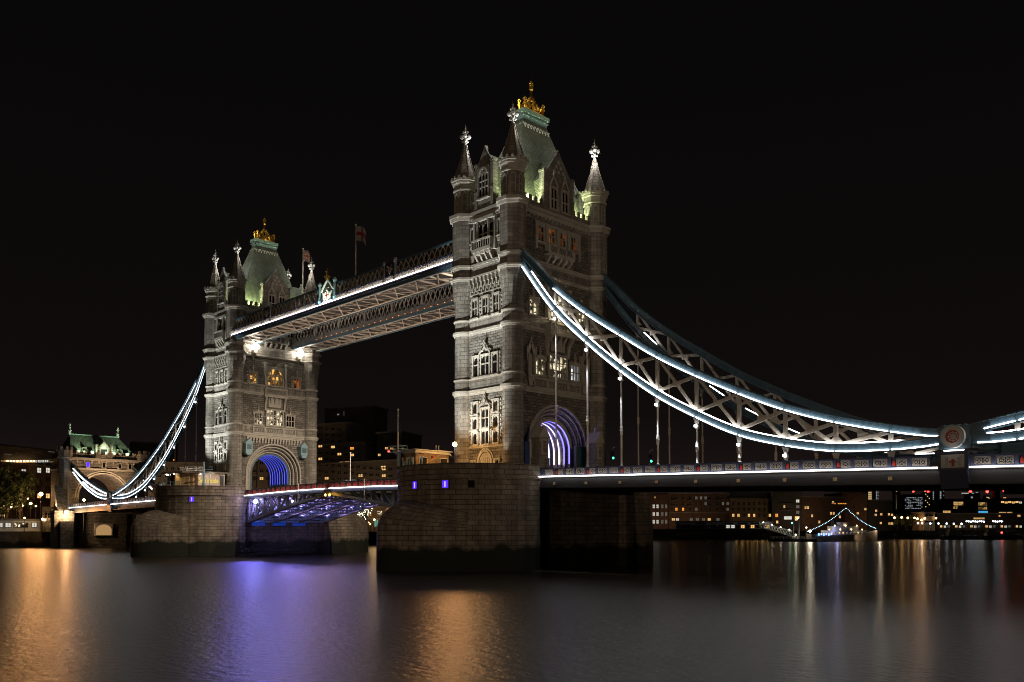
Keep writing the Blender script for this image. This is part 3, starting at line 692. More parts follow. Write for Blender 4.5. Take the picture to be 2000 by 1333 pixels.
def pier_window(root, X, ang, lit):
    a = R(ang); x, y = X + 10.66 * math.cos(a), -11.5 + 10.66 * math.sin(a); n = Vector((math.cos(a), math.sin(a), 0)); t = Vector((-n.y, n.x, 0))
    def T(u, w, z): return tuple(Vector((x, y, 0)) + t * u + n * w + Vector((0, 0, z)))
    F = MB(T)
    F.box(-.58, -.42, -.1, .1, 10.75, 11.85); F.box(.42, .58, -.1, .1, 10.75, 11.85); F.box(-.42, .42, -.1, .1, 11.7, 11.85); F.box(-.65, .65, -.1, .16, 10.6, 10.75)
    f = F.build('window', PIERST, root); G = MB(T); G.box(-.42, .42, -.08, .05, 10.75, 11.7); G.build('pane', VWIN if lit else GLASS, f)
    if lit:
        H = MB(T); H.box(-.12, .06, .05, .08, 10.85, 11.6); H.build('lit_curtain', VWIN2, f)
pier_window(PIER1, 41.15, 271.5, True); pier_window(PIER1, 41.15, 298, True); pier_window(PIER1, 41.15, 316.5, False)
pier_window(PIER2, -41.15, 226, True); pier_window(PIER2, -41.15, 316, True)
# chamber windows behind the raised road, under the bascule
for k, y in enumerate((-5.6, -.9, 3.8)):
    w = MB(); w.box(-31.9, -31.78, y - 1.5, y + 1.5, 6.1, 7.2); f = w.build('chamber_window', emit("deep_blue_window_%d" % k, (.02, .10, .9), .35, False), PIER2)
    g = MB()
    for j in range(7): g.box(-31.77, -31.7, y - 1.5 + j * .5 - .04, y - 1.5 + j * .5 + .04, 6.1, 7.2)
    g.box(-31.77, -31.7, y - 1.5, y + 1.5, 6.6, 6.68); g.build('window_bars', NAVY, f)

# ------------------------------------------------------------------ high walkways
def lattice(m, x0, x1, y, z0, z1, step, w=.2, d=.12):
    n = max(1, round((x1 - x0) / step)); st = (x1 - x0) / n
    for k in range(n):
        a, b = x0 + st * k, x0 + st * (k + 1)
        m.bar((a, y, z0), (b, y, z1), d, w, (0, 0, 1)); m.bar((a, y - .02, z1), (b, y - .02, z0), d, w, (0, 0, 1))
    return m
def rosette_panel(m, x0, x1, y, z0, z1, t=.06, d=.05, cells=2):
    cw = (x1 - x0) / cells
    for c in range(cells):
        a, b = x0 + cw * c, x0 + cw * (c + 1); xm, zm = (a + b) / 2, (z0 + z1) / 2; rx, rz = cw * .38, (z1 - z0) * .40
        m.bar((a, y, z0), (b, y, z1), d, t); m.bar((a, y, z1), (b, y, z0), d, t)
        for k in range(10):
            p, q = 2 * PI * k / 10, 2 * PI * (k + 1) / 10
            m.bar((xm + rx * math.cos(p), y, zm + rz * math.sin(p)), (xm + rx * math.cos(q), y, zm + rz * math.sin(q)), d, t * .9)
    return m
LANT = emit("amber_dot", (1, .32, .05), 2.2, False)
def build_walkway(s, label):
    root = thing('high_walkway', label, 'walkway', (0, s * 7, 44.4), group='high level footbridges between the towers')
    X0, X1 = -35.8, 35.8; yo, yi = s * 9.65, s * 4.25
    y0, y1 = sorted((yo, yi))
    f = MB(); f.box(X0, X1, y0, y1, 44.75, 44.95); f.box(X0, X1, y0, y1, 48.45, 48.6); f.box(X0, X1, *sorted((yo - s * .5, yi + s * .5)), 48.6, 48.9); f.build('floor_and_roof', DARK, root)
    g = MB()
    for y in (yo, yi):
        g.box(X0, X1, y - .16, y + .16, 48.2, 48.5); g.box(X0, X1, y - .18, y + .18, 44.3, 44.85)
    g.build('chord', BLUE, root)
    e_ = MB()
    for y in (yo - s * .45, yi + s * .45): e_.box(X0, X1, y - .2, y + .2, 44.42, 44.62)
    n = 26; st = (X1 - X0) / n
    for k in range(n + 1): x = X0 + st * k; e_.box(x - .12, x + .12, y0, y1, 44.5, 44.74)
    for k in range(0, n, 2):
        a, b = X0 + st * k, X0 + st * (k + 2)
        e_.bar((a, y0 + .3, 44.55), (b, y1 - .3, 44.55), .16, .1); e_.bar((a, y1 - .3, 44.5), (b, y0 + .3, 44.5), .16, .1)
    e_.build('under_bracing', CREAM, root)
    l = MB(); lattice(l, X0, X1, yo, 46.2, 48.25, 1.3, .17); l.build('lattice_girder', CREAM, root)
    l = MB(); lattice(l, X0, X1, yi, 45.75, 48.25, 1.3, .17)
    for k in range(8):
        x = X0 + 9.0 * k; l.box(x - .2, x + .2, yi - .14, yi + .14, 44.9, 48.2)
    l.build('lattice_girder', CREAM, root)
    b = MB()                                       # outer band: rail, fascia and cornice
    yb = s * 10.15
    b.box(X0 + .4, X1 - .4, *sorted((yo + s * .15, yb + s * .1)), 46.1, 46.24); b.box(X0 + .4, X1 - .4, *sorted((yb - s * .12, yb - s * .04)), 45.3, 46.1)
    b.box(X0 + .4, X1 - .4, *sorted((yo, yb + s * .2)), 45.0, 45.16); b.box(X0 + .4, X1 - .4, *sorted((yo, yb)), 44.8, 45.0)
    band = b.build('parapet_band', NAVY, root)
    n = 44; st = (X1 - X0 - .8) / n; proto = None
    for k in range(n):
        xa = X0 + .4 + st * k
        if -2.7 < xa + st / 2 < 3.0: continue
        if proto is None:
            q = MB(); rosette_panel(q, .22, st - .22, yb - s * .02, 45.38, 46.02, .07, .05); q.box(.0, .14, yb - .05, yb + .05, 45.3, 46.1)
            proto = q.build('panel', CREAM, band); proto.location.x = xa; OFFX = proto
        else:
            c = proto.copy(); c.location.x = xa; COL.objects.link(c); c.parent = band
    st_ = MB(); st_.box(X0 + .3, X1 - .3, *sorted((yb + s * .12, yb + s * .26)), 45.17, 45.27); st_.build('light_strip', LEDSOFT, root)
    if s > 0:                                      # inner service band with small amber lamps
        q = MB(); q.box(X0, X1, yi - .24, yi - .14, 44.9, 45.75)
        for k in range(40): q.box(X0 + k * 1.8 - .06, X0 + k * 1.8 + .06, yi - .3, yi - .24, 44.95, 45.7)
        q.box(X0, X1, yi - .34, yi - .14, 45.68, 45.8); ib = q.build('service_band', GREYP, root)
        for k in range(28):
            d = MB(); d.blob(X0 + 10 + k * 1.9, yi - .34, 44.98, .09); d.build('amber_lamp', LANT, ib)
    # coat of arms at mid span and the smaller crests
    def posts(xs, zt, mat):
        for x in xs:
            t = MB(); t.lathe(x, yb, [(.34, 45.2), (.34, 46.0), (.24, 46.1), (.22, zt - .5), (.36, zt - .35), (.40, zt - .1), (.26, zt), (.26, zt + .2), (.05, zt + .35)], 8, PI / 8); t.build('crest_post', mat, root)
    if s < 0:
        posts((-1.75, 3.05), 49.0, PALEBLUE)
        cst = MB(); cx = .65
        pts = []
        for k in range(21):
            u = -1.9 + 3.8 * k / 20; v = abs(u) / 1.9; pts.append((cx + u, 47.4 + 1.9 * (1 - v) ** 1.0 * (.55 + .45 * (1 - v)) + .35 * math.sin(v * PI)))
        for a, c in zip(pts, pts[1:]): cst.bar((a[0], yb, a[1]), (c[0], yb, c[1]), .3, .26)
        cst.build('crest_hood', WHITEP, root)
        sh = MB()
        sh.prism_xz([(cx - .6, 46.1), (cx, 45.6), (cx + .6, 46.1), (cx + .6, 47.2), (cx - .6, 47.2)], yb - .15, yb)
        for u in (-1.1, 1.1):
            sh.blob(cx + u, yb, 46.9, .22, .3, 8); sh.bar((cx + u, yb, 46.8), (cx + u * .95, yb, 45.6), .3, .3); sh.bar((cx + u, yb, 46.5), (cx + u * .5, yb, 46.9), .16, .16); sh.bar((cx + u, yb, 46.5), (cx + u * 1.35, yb, 47.2), .14, .14); sh.bar((cx + u, yb, 45.9), (cx + u * 1.3, yb, 45.5), .14, .14)
        sh.blob(cx, yb, 47.5, .3, .32, 8)
        for u in (-.3, .3): sh.blob(cx + u, yb, 47.9, .16)
        for k in range(9): sh.blob(cx - 1.4 + k * .35, yb, 45.55 + .1 * (k % 2), .14)
        sh.build('coat_of_arms', WHITEP, root)
        rc = MB(); rc.box(cx - .1, cx + .1, yb - .2, yb - .16, 45.9, 47.15); rc.box(cx - .55, cx + .55, yb - .2, yb - .16, 46.45, 46.65); rc.build('red_cross', REDP, root)
        bk = MB(); bk.prism_xz([(cx - 1.95, 45.3), (cx + 1.95, 45.3), (cx + 1.85, 47.5), (cx, 49.0), (cx - 1.85, 47.5)], yb + .05, yb + .12); bk.build('crest_screen', DARK, root)
        gd = MB(); gd.lathe(cx, yb, [(.2, 49.2), (.42, 49.5), (.5, 49.9), (.2, 50.2), (.14, 50.6), (.4, 50.75), (.1, 50.9), (.12, 51.2), (.26, 51.35), (.02, 51.6)], 8)
        for k in range(6): gd.blob(cx + .5 * math.cos(k * PI / 3), yb + .5 * math.sin(k * PI / 3), 49.9, .14)
        for u in (-1.6, 1.6): gd.blob(cx + u, yb, 48.0, .2)
        gd.build('gilded_crown', GOLD, root)
    for xa, xb in ((17.7, 20.6), (-22.3, -19.4)):
        posts((xa, xb), 48.6, GREYP)
        p = MB(); p.box(xa + .2, xb - .2, yb - .06, yb + .02, 46.2, 48.4); cr_ = p.build('crest_panel', DARK, root)
        q = MB(); xm = (xa + xb) / 2; q.prism_xz([(xm - .4, 46.9), (xm, 46.4), (xm + .4, 46.9), (xm + .4, 47.6), (xm - .4, 47.6)], yb - .12, yb - .065); q.build('shield', CREAM, cr_)
        q = MB(); q.box(xm - .07, xm + .07, yb - .15, yb - .125, 46.55, 47.6); q.box(xm - .4, xm + .4, yb - .15, yb - .125, 47.1, 47.24); q.build('red_cross', REDP, cr_)
        for u in (-.7, .7): w = MB(); w.blob(xm + u, yb - .1, 47.2, .12); w.blob(xm + u * .8, yb - .1, 47.75, .1); w.build('heraldic_boss', CREAM, cr_)
    return root
WK1 = build_walkway(-1, 'nearer high walkway with the lit white strip and the gilded coat of arms')
WK2 = build_walkway(1, 'farther high walkway with small amber lamps, behind the other one')

# ------------------------------------------------------------------ parapets shared by spans and bascules
def parapet(parent, xs, zf, y, face, panel_mat, red_at=(), skip=None, name='parapet', rail=NAVY):
    """cast iron parapet along x stations; zf(x) is the strip height; face = -1 when it looks towards -Y"""
    m = MB(); bk = MB()
    for a, b in zip(xs, xs[1:]):
        za, zb_ = zf(a), zf(b)
        if skip and skip(a, b): continue
        for z0, z1, t in ((.08, .24, .14), (.98, 1.14, .2)):
            m.add([(a, y - t, za + z0), (b, y - t, zb_ + z0), (b, y + t, zb_ + z0), (a, y + t, za + z0), (a, y - t, za + z1), (b, y - t, zb_ + z1), (b, y + t, zb_ + z1), (a, y + t, za + z1)],
                  [(0, 3, 2, 1), (4, 5, 6, 7), (0, 1, 5, 4), (1, 2, 6, 5), (2, 3, 7, 6), (3, 0, 4, 7)])
        bk.add([(a, y - .06 - face * .1, za + .2), (b, y - .06 - face * .1, zb_ + .2), (b, y + .06 - face * .1, zb_ + .2), (a, y + .06 - face * .1, za + .2), (a, y - .06 - face * .1, za + 1), (b, y - .06 - face * .1, zb_ + 1), (b, y + .06 - face * .1, zb_ + 1), (a, y + .06 - face * .1, za + 1)],
              [(0, 3, 2, 1), (4, 5, 6, 7), (0, 1, 5, 4), (1, 2, 6, 5), (2, 3, 7, 6), (3, 0, 4, 7)])
        m.box(a - .17, a + .17, y - .17, y + .17, za + .05, za + 1.2)
    r = m.build(name, rail, parent); bk.build('backing_plate', DARK, r)
    for a, b in zip(xs, xs[1:]):
        if skip and skip(a, b): continue
        za, zb_ = zf(a), zf(b); L = b - a; sl = (zb_ - za) / L
        xa = a + .26 + (.42 if any(abs(a - x) < .05 for x in red_at) else 0); xb = b - .26
        q = MB(lambda x, y_, z: (x, y_, z + za + (x - a) * sl))
        rosette_panel(q, xa, xb, y + face * .06, .3, .93, .055, .05, 2 if xb - xa > 1.0 else 1)
        for z in (.29, .94): q.bar((xa, y + face * .06, z), (xb, y + face * .06, z), .05, .06)
        for x in (xa, xb): q.bar((x, y + face * .06, .29), (x, y + face * .06, .94), .05, .06)
        q.build('panel', panel_mat, r)
    for x in red_at:
        z = zf(x); q = MB(); q.prism_xz([(x + .24, z + .3), (x + .52, z + .3), (x + .52, z + .68), (x + .38, z + .86), (x + .24, z + .68)], *sorted((y + face * .03, y + face * .12))); q.build('red_shield', REDP, r)
    return r

LATTICE = plain('parapet_lattice_paint', (.33, .30, .26), .55, 0, .1)
# ------------------------------------------------------------------ suspended side spans
def zsR(x): return 12.38 - .0262 * (x - 52)
def zsL(x): return 12.42 - .0125 * (-x - 52)
def hanger_xs(sg): return [sg * (54.4 + 5.49 * k) for k in range(9)]
def build_span(sg, zf, label, xend):
    xa = sg * 51.8
    root = thing('side_span_deck', label, 'bridge deck', (sg * 90, 0, zf(sg * 90)), group='suspended road decks')
    def pr(m, y0, y1, za, zb_, x0=None, x1=None):
        a, b = (xa if x0 is None else x0), (xend if x1 is None else x1)
        m.add([(a, y0, zf(a) + za), (b, y0, zf(b) + za), (b, y1, zf(b) + za), (a, y1, zf(a) + za), (a, y0, zf(a) + zb_), (b, y0, zf(b) + zb_), (b, y1, zf(b) + zb_), (a, y1, zf(a) + zb_)],
              [(0, 3, 2, 1), (4, 5, 6, 7), (0, 1, 5, 4), (1, 2, 6, 5), (2, 3, 7, 6), (3, 0, 4, 7)])
    m = MB(); pr(m, -9.0, 9.0, -.25, .05); m.build('roadway', ASPHALT, root)
    k_ = MB(); pr(k_, -9.0, -5.3, .054, .2); pr(k_, 5.3, 9.0, .054, .2); k_.build('footway', CONC, root)
    g = MB()
    for s in (-1, 1):
        y = s * 9.05; pr(g, y - .1, y + .1, -1.35, -.12); pr(g, y - .28, y + .28, -.12, .06); pr(g, y - .3, y + .3, -1.5, -1.35)
    g.build('edge_girder', GIRDER, root)
    b = MB(); st = 5.49 / 2; x = 54.4
    while x < abs(xend) - .5:
        for s in (0,): b.box(sg * x - .16, sg * x + .16, -8.9, 8.9, zf(sg * x) - 1.45, zf(sg * x) - .28)
        x += st
    for y in (-6, -3, 0, 3, 6): pr(b, y - .14, y + .14, -1.25, -.27)
    b.build('floor_beams', CREAM, root)
    hx = hanger_xs(sg); h0 = sg * 54.4
    st = 5.49 / 3; xs = []; x = 54.4 - st
    xs = [51.95]
    while x < abs(xend): xs.append(x); x += st
    xs = [sg * v for v in xs]
    if sg < 0: xs = xs[::-1]
    red = [h for h in hx]
    jx = sg * 104.2
    for s in (-1, 1):
        ra = red + [sg * (54.4 + 5.49 * k) for k in range(10, 13)] if s < 0 else ()
        for run in ([v for v in xs if v < jx - .9], [v for v in xs if v > jx + .9]):
            parapet(root, run, zf, s * 9.12, s, LATTICE, red_at=[v for v in ra if run[0] - .1 < v < run[-1] - .1])
    ls = MB(); y = -9.55
    a0, a1 = sorted((xa, xend)); jj = jx
    for p, q in ((a0, jj - 1.4), (jj + 1.4, a1)): pr(ls, y - .07, y + .07, -.03, .09, p, q)
    ls.build('light_strip', LEDROAD, root)
    bl = MB()
    for x in hx: bl.box(x - .2, x + .2, -9.2, -9.14, zf(x) - 1.05, zf(x) - .7)
    bl.build('bolted_plate', WOOD, root)
    return root
SP1 = build_span(1, zsR, 'suspended road deck with white lit edge, right of the nearer tower', 136.0)
SP2 = build_span(-1, zsL, 'distant suspended road deck between the left abutment and the farther tower', -135.8)

TOPC = [(46.9, 44.9), (50, 42.0), (54.3, 37.75), (59.9, 33.4), (65.4, 29.75), (70.9, 26.25), (76.4, 23.3), (81.9, 20.65), (87.3, 18.35), (92.8, 16.55), (98, 15.25), (101.1, 14.6), (103.2, 14.3)]
BOTC = [(46.9, 44.0), (50, 39.9), (54.3, 34.75), (59.9, 29.65), (65.4, 25.3), (70.9, 21.5), (76.4, 18.5), (81.9, 16.0), (87.3, 14.5), (92.8, 13.55), (98, 13.35), (101.1, 13.4), (103.2, 13.6)]
TOPS = [(105.0, 14.3), (107, 14.75), (110, 15.3), (114, 16.2), (119.4, 17.6), (125, 19.3), (130, 21.2), (136, 23.6)]
BOTS = [(105.0, 13.55), (107, 13.45), (110, 13.6), (114, 14.2), (119.4, 15.6), (125, 17.5), (130, 19.8), (136, 22.8)]
TOPC = [(a, b - .08) for a, b in TOPC]
def smooth_curve(tab, n=5):
    out = []
    for i in range(len(tab) - 1):
        p0 = tab[max(0, i - 1)]; p1 = tab[i]; p2 = tab[i + 1]; p3 = tab[min(len(tab) - 1, i + 2)]
        for k in range(n):
            t = k / n; m1 = (p2[1] - p0[1]) / (p2[0] - p0[0]); m2 = (p3[1] - p1[1]) / (p3[0] - p1[0]); h = p2[0] - p1[0]
            z = (2 * t ** 3 - 3 * t * t + 1) * p1[1] + (t ** 3 - 2 * t * t + t) * h * m1 + (-2 * t ** 3 + 3 * t * t) * p2[1] + (t ** 3 - t * t) * h * m2
            out.append((p1[0] + h * t, z))
    return out + [tab[-1]]
def chord(m, pts, y, hh=.36):
    m.sweep(pts, y - .16, y + .16, -hh, hh); m.sweep(pts, y - .42, y + .42, hh - .002, hh + .10); m.sweep(pts, y - .42, y + .42, -hh - .10, -hh + .002)
def build_chain(sg, ys, long_, label, lit_out, zf, chord_mat):
    tt, bt = (TOPC, BOTC) if long_ else (TOPS, BOTS)
    y = ys * 8.8; mid = tt[len(tt) // 2]
    root = thing('suspension_truss', label, 'bridge chain', (sg * mid[0], y, mid[1]), group='suspension trusses of the side spans')
    dz = 0 if sg > 0 else .15
    T_ = [(sg * a, b + dz) for a, b in smooth_curve(tt)]; B_ = [(sg * a, b + dz) for a, b in smooth_curve(bt)]
    for nm, C_ in (('top_chord', T_), ('bottom_chord', B_)):
        m = MB(); chord(m, C_, y); x = tt[0][0] + .7; f = lambda v: interp(sorted((abs(a), b) for a, b in C_), v)
        while x < tt[-1][0] - .3:                 # splice plates and web stiffeners
            d = .04 if int(x * 10) % 3 else .12
            m.sweep([(sg * (x - d), f(x - d)), (sg * (x + d), f(x + d))], y - .2, y + .2, -.355, .355); x += .686
        m.build(nm, chord_mat, root)
    zt = lambda x: interp(sorted((a, b) for a, b in T_), x); zb_ = lambda x: interp(sorted((a, b) for a, b in B_), x)
    st = [54.4 + 5.49 * k for k in range(9)] if long_ else [109.3 + 5.49 * k for k in range(5)]
    lat = MB()
    for i, s in enumerate(st):
        x = sg * s
        if zt(x) - zb_(x) > 1.25: lat.box(x - .2, x + .2, y - .14, y + .14, zb_(x) + .3, zt(x) - .3)
        lat.prism_xz([(x - .8, zb_(x) + .6), (x + .8, zb_(x) + .6), (x + .2, zb_(x) + 1.2), (x - .2, zb_(x) + 1.2)], y - .08, y + .08) if zt(x) - zb_(x) > 2 else None
        if i + 1 < len(st):
            x2 = sg * st[i + 1]
            lat.bar((x, y + .05, zt(x) - .3), (x2, y + .05, zb_(x2) + .3), .2, .36, (0, 0, 1)); lat.bar((x, y - .05, zb_(x) + .3), (x2, y - .05, zt(x2) - .3), .2, .36, (0, 0, 1))
            xm = (x + x2) / 2; zm = (zt(x) + zb_(x2) + zb_(x) + zt(x2)) / 4; lat.box(xm - .5, xm + .5, y - .11, y + .11, zm - .3, zm + .3)
    if long_:
        x = sg * 98.3; xe = sg * 101.5; lat.bar((x, y, zb_(x) + .3), (xe, y, zt(xe) - .3), .2, .3)
    lat.build('lattice', CREAM, root)
    # led lines lying on the flanges
    yl = y + lit_out * .3
    def line(pts, h, lo, hi, w=.055):
        cuts = [lo] + [s for s in st if lo + .6 < s < hi - .6] + [hi]        # one fitting per panel, with a gap at each hanger
        f = lambda x: interp(sorted((abs(a), b) for a, b in pts), x)
        for a, b in zip(cuts, cuts[1:]):
            n = max(2, int((b - a) / 1.0)); q = [(sg * (a + .14 + (b - a - .28) * k / n), f(a + .14 + (b - a - .28) * k / n)) for k in range(n + 1)]
            e = MB(); e.sweep(q, yl - .08, yl + .08, h - w, h + w); e.build('light_strip', LED, root)
    if lit_out < 0:
        if long_:
            line(T_, -.28, 54.2, 103); line(B_, -.28, 48.4, 103); line(B_, .53, 49.6, 99.5)
        else:
            line(T_, -.28, 106.5, 134); line(B_, -.28, 106, 134); line(B_, .53, 106.8, 126)
    else:
        for a in st[:-1]:                          # the far trusses show only pieces of their inner line
            e = MB(); q = [p for p in B_ if a + .7 <= abs(p[0]) <= a + 3.9]
            if len(q) > 1: e.sweep(q, y - .38, y - .24, .46, .56); e.build('light_strip', LED, root)
    if long_:
        for s in st:
            x = sg * s; z1 = zb_(x) - .4; z0 = zf(x) + 1.0
            h = MB()
            h.prism_xz([(x - .45, z1 + .05), (x + .45, z1 + .05), (x + .12, z1 - .9), (x - .12, z1 - .9)], y - .07, y + .07)
            if z1 - z0 > 1.2:
                h.tube((x, y, z1 - .6), (x, y, z0), .115, n=8); zc = z0 + (z1 - z0) * .38
                h.lathe(x, y, [(.12, zc - .55), (.19, zc - .5), (.19, zc - .05), (.24, zc), (.19, zc + .05), (.19, zc + .5), (.12, zc + .55)], 10)
                h.lathe(x, y, [(.13, z1 - 1.3), (.26, z1 - 1.2), (.26, z1 - .8), (.13, z1 - .7)], 8); h.lathe(x, y, [(.2, z0), (.2, z0 + .25), (.13, z0 + .3)], 8)
            hg = h.build('hanger', WHITEP if lit_out < 0 else CREAM, root)
            if z1 - z0 > 1.2 and lit_out < 0:
                d = MB(); d.box(x - .14, x + .14, y - .42, y - .2, z1 - 1.05, z1 - .8); d.build('hanger_lamp', emit_hl, hg)
                if sg > 0: spot((x, y - .45, z1 - 1.1), (x, y - .12, z0), 9000, (.95, .95, 1), 16, .5, .06)
    return root
emit_hl = emit("hanger_lamp", (1, .97, .95), 9.0, False)
CH = []
for sg, zf, side in ((1, zsR, 'right'), (-1, zsL, 'left')):
    for ys in (-1, 1):
        nf = 'nearer' if ys < 0 else 'farther'
        lo = -1 if ys < 0 else 1
        CH.append(build_chain(sg, ys, True, '%s long suspension truss hanging from the %s tower, on the %s side span' % (nf, 'nearer' if sg > 0 else 'farther', side), lo, zf, BLUE))
        CH.append(build_chain(sg, ys, False, '%s short suspension truss rising from the %s roundel to the shore' % (nf, side), lo, zf, BLUE))
def build_joint(sg, ys, zf, label):
    x, y, z = sg * 104.2, ys * 8.8, 13.85 + (.15 if sg < 0 else 0)
    root = thing('chain_joint', label, 'chain link', (x, y, z), group='round link joints of the suspension trusses')
    b = MB(); b.box(x - 1.35, x + 1.35, y - .5, y + .5, z - 1.1, z + 1.0); b.prism_xz([(x - 1.35, z - .5), (x - 3.0, z - .75), (x - 3.0, z + .95), (x - 1.35, z + .9)], y - .3, y + .3); b.prism_xz([(x + 1.35, z - .5), (x + 3.0, z - .75), (x + 3.0, z + .95), (x + 1.35, z + .9)], y - .3, y + .3)
    for k in range(4): b.box(x - .9 + k * .6 - .1, x - .9 + k * .6 + .1, y - .5, y + .5, z + 1.0, z + 1.12)
    b.build('link_casting', BLUE, root)
    T = lambda u, v, w: (x + u, y + ys * (.5 + w), z + v)
    def disc(r0, r1, w0, w1, mat, nm, par):
        m = MB(T); n = 32; vs = []
        for r, w in ((r0, w0), (r1, w0), (r1, w1), (r0, w1)):
            for i in range(n): vs.append((r * math.cos(2 * PI * i / n), r * math.sin(2 * PI * i / n), w))
        m.add(vs, [(k * n + i, k * n + (i + 1) % n, ((k + 1) % 4) * n + (i + 1) % n, ((k + 1) % 4) * n + i) for k in range(4) for i in range(n)]); return m.build(nm, mat, par)
    d = disc(.6, 1.05, 0, .45, CREAM, 'roundel_rim', root); disc(.96, 1.06, .45, .52, PALEBLUE, 'roundel_beading', d)
    c = disc(.01, .62, .0, .2, REDP, 'roundel_centre', root)
    p = MB(T)
    for k in range(8): a = k * PI / 4; p.bar((0, 0, .22), (.5 * math.cos(a), .5 * math.sin(a), .22), .06, .06, (0, 0, 1))
    for r in (.2, .4):
        for k in range(12): a, b2 = 2 * PI * k / 12, 2 * PI * (k + 1) / 12; p.bar((r * math.cos(a), r * math.sin(a), .22), (r * math.cos(b2), r * math.sin(b2), .22), .05, .05, (0, 0, 1))
    p.build('roundel_tracery', CREAM, c)
    q = MB(); zq = zf(x)
    q.box(x - 1.3, x + 1.3, y - .9, y + .9, zq - .2, zq + 1.45); q.box(x - 1.4, x + 1.4, y - 1.0, y + 1.0, zq + 1.3, zq + 1.5)
    q.prism_yz([(y - .9, zq - .2), (y + .9, zq - .2), (y + .5, zq - 1.9), (y - .5, zq - 1.9)], x - 1.2, x + 1.2); q.build('pedestal', NAVY, root)
    f = MB(); yy = y + ys * .9; f.box(x - 1.0, x + 1.0, *sorted((yy, yy + ys * .07)), zq - .02, zq + 1.18); pl = f.build('shield_plaque', CREAM, root)
    f = MB(); yy += ys * .07; f.box(x - .08, x + .14, *sorted((yy, yy + ys * .04)), zq + .1, zq + .78); f.box(x - .28, x + .34, *sorted((yy + ys * .002, yy + ys * .038)), zq + .46, zq + .62); f.build('red_cross', REDP, pl)
    f = MB()
    for u in (-.55, .6): f.bar((x + u, yy, zq + .15), (x + u * .9, yy, zq + .75), .1, .16); f.bar((x + u * .9, yy, zq + .6), (x + u * .45, yy, zq + .5), .08, .1); f.bar((x + u, yy, zq + .7), (x + u * 1.25, yy, zq + 1.05), .08, .14); f.blob(x + u * .85, yy, zq + .85, .13)
    f.build('relief_figure', TRIM, pl)
    if ys < 0:
        f = MB(); f.box(x - .85, x + .85, y - .62, y - .5, z - 1.3, z - 1.2); f.build('light_strip', LED, root)
    return root
for sg, zf, side in ((1, zsR, 'right'), (-1, zsL, 'left')):
    for ys in (-1, 1): build_joint(sg, ys, zf, 'round red and white link joint on the %s truss of the %s side span' % ('nearer' if ys < 0 else 'farther', side))

